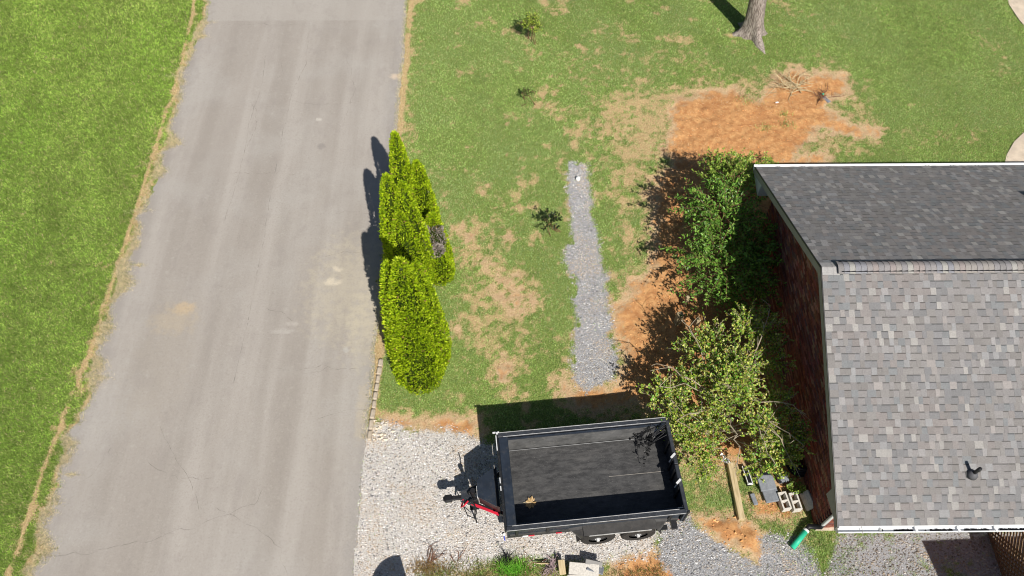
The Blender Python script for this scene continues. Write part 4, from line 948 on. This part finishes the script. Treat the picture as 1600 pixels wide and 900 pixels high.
# weeds along the bottom edge and grass tufts
WG = [(.26, .34, .06), (.16, .22, .05), (.46, .40, .18), (.55, .45, .24), (.34, .24, .12)]
def tuft(u, v, r, n, cols, ln, label, cat='weed'):
    c = at2(u, v); x = c[0]+rng.normal(0, r, n); y = c[1]+rng.normal(0, r*.5, n)
    return blades('grass_tuft', x, y, np.full(n, .0), rng.uniform(ln*.5, ln, n), rng.uniform(.008, .018, n), rng.uniform(.2, .95, n), np.array(cols)[rng.integers(0, len(cols), n)]*rng.uniform(.7, 1.25, (n, 1)), label, cat)
n = 5200; u_ = rng.uniform(650, 1040, n); vlo = 884-9*np.sin((u_-650)/60)+rng.normal(0, 4, n); c_ = np.array([at2(a_, b_) for a_, b_ in zip(u_[:n], np.maximum(vlo, 872)+rng.random(n)**.8*40)])
blades('weed_border', c_[:, 0], c_[:, 1], np.zeros(n), rng.uniform(.03, .12, n), rng.uniform(.008, .016, n), rng.uniform(.4, .98, n), np.array(WG)[rng.integers(0, 5, n)]*rng.uniform(.6, 1.2, (n, 1)), 'mixed green and dry weeds along the near edge of the gravel', 'weeds')
tuft(802, 890, .16, 420, [(.25, .60, .06), (.32, .70, .10)], .28, 'vivid green grass tuft at the bottom edge below the dark weed')
tuft(668, 888, .2, 500, [(.5, .36, .16), (.42, .28, .12)], .14, 'tan dead grass tuft right of the curved shadow')
for q in ((1180,460),(1300,480)): pass
for (u, v, r, n) in ((1170, 155, .18, 260), (1230, 195, .15, 150), (1195, 200, .12, 120), (1225, 178, .1, 100), (1240, 822, .35, 900), (1275, 850, .3, 900), (1105, 735, .35, 700), (1120, 775, .5, 1200), (1180, 790, .15, 200), (1300, 890, .35, 500), (940, 250, .3, 100)):
    c = at2(u, v); x = c[0]+rng.normal(0, r, n); y = c[1]+rng.normal(0, r*.6, n)
    blades('grass_tuft', x, y, np.full(n, .0), rng.uniform(.04, .11, n), rng.uniform(.008, .015, n), rng.uniform(.3, .95, n), grass_cols(x, y, np.full(n, .3), False)*1.0, 'scattered grass growing through the bare earth', 'grass')
def twigs(name, u, v, n, r, L, mat, label, cat='branch', rad=.009, zup=.4, sub=3, rt_=0):
    c = at2(u, v); t = thing(name, (c[0], c[1], 0), label, cat)
    for k in range(n):
        a_ = random.uniform(0, 2*PI) if not rt_ else random.gauss(rt_, .5); l = L*random.uniform(.5, 1.1); p = Vector((random.gauss(0, r*.4), random.gauss(0, r*.3), .02)); m_ = MB(); pts = [p]
        d = Vector((math.cos(a_), math.sin(a_), random.uniform(0, zup)))
        for j in range(5): d += Vector((random.gauss(0, .25), random.gauss(0, .25), random.gauss(-.02, .12))); p = p+d.normalized()*l/5; p.z = max(p.z, .012); pts.append(p.copy())
        m_.tube(pts, [rad*(1-.15*j) for j in range(6)], 5)
        for j in range(sub):
            q = pts[1+j]; e = q+Vector((random.gauss(0, 1), random.gauss(0, 1), random.uniform(0, .6))).normalized()*l*.35; m_.tube([q, (q+e)/2+Vector((0, 0, .02)), e], [rad*.5, rad*.4, rad*.2], 4)
        m_.build('twig', M[mat], t)
    return t
twigs('dead_branch', 672, 878, 7, .1, .55, 'twigd', 'reddish brown dead branch standing in the gravel at the bottom edge', rt_=1.3)
twigs('dead_branch', 716, 876, 3, .1, .45, 'twigd', 'forked dead branch lying right of the reddish one', rt_=2.0)
twigs('dark_weed', 790, 882, 16, .08, .36, 'dark', 'blackened dead weed beside the vivid green grass tuft', 'weed', .010, .9, rt_=1.5)
twigs('dry_brush', 862, 885, 22, .14, .34, 'twigp', 'tangle of purplish dry stems on the scrap heap left of the boards', 'brush', .011, .8)
twigs('fallen_branch', 855, 874, 1, .02, .9, 'twigd', 'long bent brown stem reaching left from the scrap heap', 'branch', .010, .1, rt_=PI*.97)
twigs('brush_pile', 1240, 136, 26, .35, .9, 'plank', 'pile of pulled roots and pale brush lying on the orange clay', 'brush', .016, .25)
twigs('brush_pile', 1285, 150, 12, .25, .5, 'twigd', 'small heap of brown roots at the right end of the clay', 'brush', .012, .25)
# black twigs and leaves standing in for the shrub's shadow on the trailer corner
c = Vector(at(1010, 678, 1.5)); t = thing('shrub_shade_cluster', (c.x, c.y, ZF), 'black leafy cluster standing in for shrub shade in the rear far corner of the trailer', 'branch')
m_ = MB(); L_P = []
for k in range(9):
    pts = [Vector((.35+random.random()*.1, random.gauss(.1, .1), .75)), Vector((.15, random.gauss(0, .12), .65)), Vector((random.gauss(0, .12), random.gauss(-.15, .15), random.uniform(.2, .5)))]
    m_.tube(pts, [.012, .008, .004], 4)
    for _ in range(26): s_ = random.random(); L_P.append(tuple(pts[1].lerp(pts[2], s_)+c-Vector((0, 0, c.z-ZF))))
m_.build('stem', M['dark'], t); L_P = np.array(L_P); n = len(L_P)
leafcloud('shade_leaves', L_P, rng.normal(0, 1, (n, 3)), rng.uniform(.05, .09, n), rng.uniform(.03, .05, n), np.full((n, 3), .03), M['leaf'], t)

# ------------------------------------------------------------ big tree at the top
tx, ty, _ = at(1176, 52); tree = thing('shade_tree', (tx, ty, 0), 'big grey barked tree with flared roots at the top of the lawn', 'tree')
R0 = .27; n = 28; hs = [-.02, .04, .10, .2, .35, .6, 1.0, 1.6, 2.4, 3.4, 4.6, 6.0]; vs = []
roots = ((3.25, .42, .20), (-1.35, .62, .22), (1.2, .35, .3), (.0, .18, .3), (2.2, .3, .3), (-2.4, .12, .3))
for h in hs:
    for k in range(n):
        a_ = 2*PI*k/n; r_ = R0*(1-.045*h)
        for (ra, L, wd) in roots:
            dlt = (a_-ra+PI) % (2*PI)-PI; r_ += L*math.exp(-(dlt/wd)**2)*math.exp(-max(h, 0)/.16)+L*.35*math.exp(-(dlt/.45)**2)*math.exp(-max(h, 0)/.7)
        r_ *= 1+.07*(vnoise(np.array([k*1.9]), np.array([h*2.5]), 3)[0]-.5)
        vs.append((r_*math.cos(a_)-.13*h, r_*math.sin(a_)-.02*h, h))
m_ = MB(); m_.add(vs, [(i*n+k, i*n+(k+1) % n, (i+1)*n+(k+1) % n, (i+1)*n+k) for i in range(len(hs)-1) for k in range(n)]); m_.build('trunk', M['bark'], tree, True)
m_ = MB(); top = Vector((-.13*6, -.12, 6))
LP = []
for k in range(9):
    a_ = k*.7; e = top+Vector((2.4*math.cos(a_), 2.4*math.sin(a_), 2.2+random.random())); m_.tube([top-Vector((0, 0, .3)), (top+e)/2+Vector((0, 0, .3)), e], [.14, .09, .03], 6); LP.append(e)
m_.build('limbs', M['bark'], tree, True, kind='stuff')
k = 9000; P_ = np.array([tuple(LP[i % 9]) for i in range(k)])+rng.normal(0, .75, (k, 3))+np.array([tx, ty, .5])
leafcloud('crown', P_, rng.normal(0, 1, (k, 3)), rng.uniform(.1, .18, k), rng.uniform(.06, .1, k), np.array(LG)[rng.integers(0, 4, k)], M['leaf'], tree)

# ------------------------------------------------------------ yard things
def bld(v_): return v_
pl = thing('wooden_plank', at(1157, 768), 'long weathered tan plank lying on edge between trailer and grey slabs', 'plank')
pa, pb_ = at(1142, 722, .16), at(1160, 811, .16); d = pb_-pa; L = np.linalg.norm(d); m_ = MB()
m_.box(tuple((pa+pb_)/2-np.array([0, 0, .09])), (.14, L, .17), rz=math.atan2(d[1], d[0])-PI/2, bev=.008); m_.build('board', M['plank'], pl, world=True)
# hollow concrete blocks
def block_mesh():
    m_ = MB(); L, W_, Hh, t_ = .39, .19, .19, .034
    for y in (-1, 0, 1): m_.box((0, y*(L/2-t_/2), 0), (W_, t_, Hh), bev=.004)
    for x in (-1, 1):
        for y in (-1, 1): m_.box((x*(W_/2-t_/2), y*(L/4-t_/4), 0), (t_, L/2-1.5*t_, Hh-.002))
    return m_.mesh('shell', M['block'])
bmh = block_mesh()
for (u, v, rz, lab) in ((1226, 782, .16, 'left one of the two hollow concrete blocks near the house corner'), (1243, 783, .13, 'right one of the two hollow concrete blocks, touching the leaning slab')):
    c = at(u, v, .19); t = thing('cinder_block', (c[0], c[1], .012), lab, 'block', 'hollow concrete blocks on the ground', rz)
    link('shell', bmh, t, loc=(0, 0, .095))
def slab(u, v, z, dims, rz, rx, ry, lab, mat='paver', name='paving_slab', grp=None):
    c = at(u, v, z); t = MB(); t.box((0, 0, 0), dims, bev=.01); o = link(name, t.mesh(name, M[mat]), None, loc=c, rot=(rx, ry, rz)); return tag(o, lab, 'slab', grp)
slab(1197, 752, .16, (.36, .40, .06), .16, .10, 0, 'grey slab under the shrub, upper one of the overlapping pair')
slab(1205, 774, .12, (.34, .30, .06), .16, -.06, 0, 'lower grey slab overlapping the one under the shrub')
slab(1222, 745, .12, (.20, .26, .16), .2, .1, .1, 'small rough grey block right of the slab pair')
slab(1262, 782, .12, (.05, .40, .26), .22, 0, .5, 'pale slab leaning beside the right hollow block', 'block')
slab(1272, 781, .10, (.05, .40, .22), .22, 0, .5, 'dark grey slab leaning behind the pale one')
slab(1178, 780, .06, (.10, .26, .05), .2, .0, 0, 'narrow grey offcut at the left foot of the slab pair')
ca = thing('metal_channel', at(1168, 742), 'short white metal channel left of the grey slab pair', 'channel')
m_ = MB(); c = at(1168, 742, .15)
for dx in (-.05, .05): m_.box((c[0]+dx, c[1], .13), (.012, .42, .05), rz=.16)
m_.box((c[0]+.03, c[1]-.2, .13), (.12, .03, .05)); m_.build('profile', M['white'], ca, world=True); m_ = MB(); m_.box((c[0], c[1], .06), (.10, .42, .10), rz=.16); m_.build('foot', M['dark'], ca, world=True)
wp = thing('crumpled_wrapper', at(1128, 716), 'crumpled white wrapper below the yellow green shrub', 'wrapper'); m_ = MB(); c = at(1130, 717, .25)
for k in range(12):
    p = Vector(c)+Vector((random.gauss(0, .07), random.gauss(0, .04), random.gauss(0, .03))); q = [p+Vector((random.gauss(0, .05), random.gauss(0, .05), random.gauss(0, .03))) for _ in range(3)]; m_.add([p]+q, [(0, 1, 2), (0, 2, 3)])
m_.build('sheet', M['pcap'], wp, world=True)
cc_ = thing('cleanout_cap', at(902, 281), 'round white cleanout cap in the grey gravel strip', 'cap'); m_ = MB(); c = at(903, 281)
m_.tube([(c[0], c[1], -.02), (c[0], c[1], .10)], .062, 18); m_.build('pipe_end', M['pcap'], cc_, True, True); m_ = MB(); m_.box((c[0], c[1], .112), (.045, .045, .02)); m_.build('square_plug', M['pcap'], cc_, world=True)
for (u, v, h, w_, lab) in ((1058, 505, .45, .15, 'short thick weathered post at the upper edge of the yellow green shrub'), (1070, 478, .45, .08, 'thin weathered stake beside the orange clay, above the thick post'), (1088, 508, .3, .10, 'weathered post half hidden in the shrub, right of the thick post')):
    c = at(u, v); t = thing('wooden_post', (c[0], c[1], 0), lab, 'post', 'weathered garden posts by the clay'); m_ = MB(); m_.box((0, 0, h/2), (w_, w_, h), bev=.008, rz=.2); m_.build('timber', M['post'], t)
cb = thing('drain_coil', at(1250, 735), 'coil of black corrugated pipe in the shade at the foot of the gable wall', 'pipe'); c = at(1252, 722); m_ = MB()
for k in range(4):
    pts = [(c[0]-.1+(.26-.02*k)*math.cos(i*PI/10), c[1]+(.34-.02*k)*math.sin(i*PI/10), .06+.085*k) for i in range(21)]; m_.tube(pts, .04, 7, cap=False)
m_.build('hose', M['dark'], cb, True, True)
tag(slab(1214, 160, .03, (.10, .05, .03), .2, 0, 0, 'x', 'pcap', 'plastic_scrap'), 'small white plastic scrap on the clay left of the root pile', 'scrap')
tag(slab(1291, 155, .03, (.12, .3, .02), .5, 0, 0, 'x', 'paver', 'plastic_scrap'), 'bluish grey scrap at the right end of the clay', 'scrap')
tag(slab(1286, 147, .05, (.06, .05, .05), .5, 0, 0, 'x', 'green', 'plastic_scrap'), 'tiny green scrap beside the bluish one on the clay', 'scrap')
# scrap boards at the bottom edge
slab(912, 893, .22, (.62, .34, .05), -.12, .12, -.1, 'pale curled board on the scrap heap at the bottom edge', 'block', 'scrap_board')
slab(928, 880, .26, (.36, .11, .04), -.22, .1, 0, 'grey painted board topmost on the scrap heap', 'trim', 'scrap_board')
slab(930, 888, .22, (.36, .20, .03), -.3, -.4, .1, 'slate blue panel under the grey board on the scrap heap', 'paver', 'scrap_board')
slab(878, 886, .18, (.14, .30, .04), .1, .1, .1, 'yellowish scrap wood left on the heap', 'plank', 'scrap_board')
slab(905, 902, .2, (.5, .12, .05), .05, 0, 0, 'long pale board at the very bottom of the scrap heap', 'block', 'scrap_board')
slab(848, 880, .1, (.28, .03, .03), -.05, 0, 0, 'thin pale lath sticking out left of the scrap heap', 'plank', 'scrap_board')
mk = thing('marker_flag', at(790, 842), 'blue and white marker wire beside the trailer front corner', 'marker'); c = at(789, 845)
m_ = MB(); m_.tube([(c[0], c[1], .0), (c[0]-.02, c[1]+.1, .03)], .012, 6); m_.build('wire', mat_plain('blue_plastic', (.04, .08, .6)), mk, world=True); m_ = MB(); m_.box((c[0]-.02, c[1]+.12, .04), (.05, .05, .03), rz=.5); m_.build('tag', M['pcap'], mk, world=True)
for (u, v, lab) in ((606, 829, 'left of the trailer tongue'), (829, 830, 'close under the trailer')):
    pass
# lattice panel in the shade under the near eave at the right edge
lt = thing('lattice_panel', (10.35, 3.7, 0), 'brown wooden lattice panel in the shade at the bottom right edge', 'lattice')
m_ = MB(); LX = 10.35; y0, y1, zz = 3.0, 4.8, 1.15
for k in range(-7, 16):
    for sg in (-1, 1):
        a0, a1 = y0+k*.13, y0+k*.13+sg*zz; pts = []
        q0, q1 = (a0, 0.), (a1, zz)
        tt = [0., 1.]
        for lim in (y0, y1):
            if (q0[0]-lim)*(q1[0]-lim) < 0: tt.append((lim-q0[0])/(q1[0]-q0[0]))
        tt.sort()
        for ta, tb_ in zip(tt[:-1], tt[1:]):
            mid = q0[0]+(q1[0]-q0[0])*(ta+tb_)/2
            if y0 < mid < y1:
                A = Vector((LX+sg*.008, q0[0]+(q1[0]-q0[0])*ta, zz*ta)); B = Vector((LX+sg*.008, q0[0]+(q1[0]-q0[0])*tb_, zz*tb_)); d = B-A
                if d.length > .1:
                    s_ = MB(); s_.box((0, 0, 0), (.012, .038, d.length), rx=-math.atan2(d.y, d.z)); s_.v = [tuple(Vector(p)+(A+B)/2) for p in s_.v]; s_.build('slat', M['lattice'], lt, world=True)
for (cy, cz, sy, sz) in (((y0+y1)/2, zz+.03, y1-y0+.1, .06), ((y0+y1)/2, .03, y1-y0+.1, .06), (y0-.03, zz/2, .06, zz+.1), (y1+.03, zz/2, .06, zz+.1)):
    s_ = MB(); s_.box((LX, cy, cz), (.05, sy, sz)); s_.build('frame', M['lattice'], lt, world=True)
# guessed porch roof added unseen below the frame to shade the bottom right corner
pr_ = thing('added_porch_roof', (11.6, 1.5, 0), 'open sided porch roof added unseen outside the frame to shade the lower right', 'porch')
m_ = MB(); PZ = 2.9
q = [Vector(at(1438, 838)), Vector(at(1475, 900))]; sh = Vector((.34, -.94, 1.))*PZ
m_.prism([(q[0].x+sh.x-.0, q[0].y+sh.y), (q[1].x+sh.x+.25, q[1].y+sh.y-2.2), (16.5, -.9), (16.5, q[0].y+sh.y+.25)], PZ-.1, PZ); m_.build('roof_deck', M['trim'], pr_, world=True)
for (x, y) in ((10.1, 1.8), (16.3, 1.8), (10.6, -.7), (16.3, -.7)): s_ = MB(); s_.box((x, y, PZ/2-.06), (.12, .12, PZ-.1)); s_.build('post', M['lattice'], pr_, world=True)
# unseen arched shelter added below the frame to cast the curved shade at the bottom left
sd = thing('arched_shade_caster', (-2.0, 1.6, 0), 'unseen arched shelter standing just outside the picture at the lower left', 'shade_caster')
ap = Vector(at(625, 862)); hs_ = 2.0; ax_, ay_ = ap.x+.34*hs_, ap.y-.94*hs_
prof = [(ax_, 0), (ax_, hs_)]+[(ax_-1.05*math.sin(a_*PI/20), hs_*(.02+.98*math.cos(a_*PI/20)**.9)) for a_ in range(1, 10)]+[(ax_-1.06, 0)]
m_ = MB(); n = len(prof); m_.add([(x, ay_, z) for x, z in prof]+[(x, ay_-1.6, z) for x, z in prof], [tuple(range(n)), tuple(range(2*n-1, n-1, -1))]+[(i, n+i, n+(i+1) % n, (i+1) % n) for i in range(n)]); m_.build('shell', M['trim'], sd, world=True)
# long pale bare branches showing above the wide shrub's leaves
for (a_, b_) in (((4.9, 7.4, 1.2), (3.2, 7.5, 1.5)), ((4.8, 7.2, 1.2), (3.3, 8.1, 1.5)), ((5.2, 7.0, 1.3), (6.1, 6.0, 1.75)), ((5.1, 6.9, 1.4), (5.4, 5.7, 1.5)), ((5.3, 7.3, 1.5), (6.2, 6.7, 1.8)), ((4.6, 7.6, 1.4), (3.9, 9.1, 1.7)),
                 ((5.2, 7.8, 1.5), (5.9, 9.2, 2.0)), ((4.8, 6.8, 1.3), (4.7, 5.8, 1.3)), ((4.5, 7.1, 1.3), (3.6, 6.7, 1.4)), ((5.3, 7.1, 1.4), (5.8, 5.9, 1.4))):
    p = Vector(a_); q = Vector(b_); d = q-p; pts = [p+d*k/6+Vector((random.gauss(0, .04), random.gauss(0, .04), random.gauss(0, .03)+.25*math.sin(k/6*PI*.8))) for k in range(7)]
    m_ = MB(); m_.tube(pts, [.017-.0018*k for k in range(7)], 5)
    for k in range(2, 7):
        e = pts[k]+Vector((random.gauss(0, .2), random.gauss(0, .2), random.uniform(0, .12))); m_.tube([pts[k], (pts[k]+e)/2+Vector((0, 0, .03)), e], [.008, .006, .003], 4)
    m_.build('branch', M['twig'], flowering, world=True)
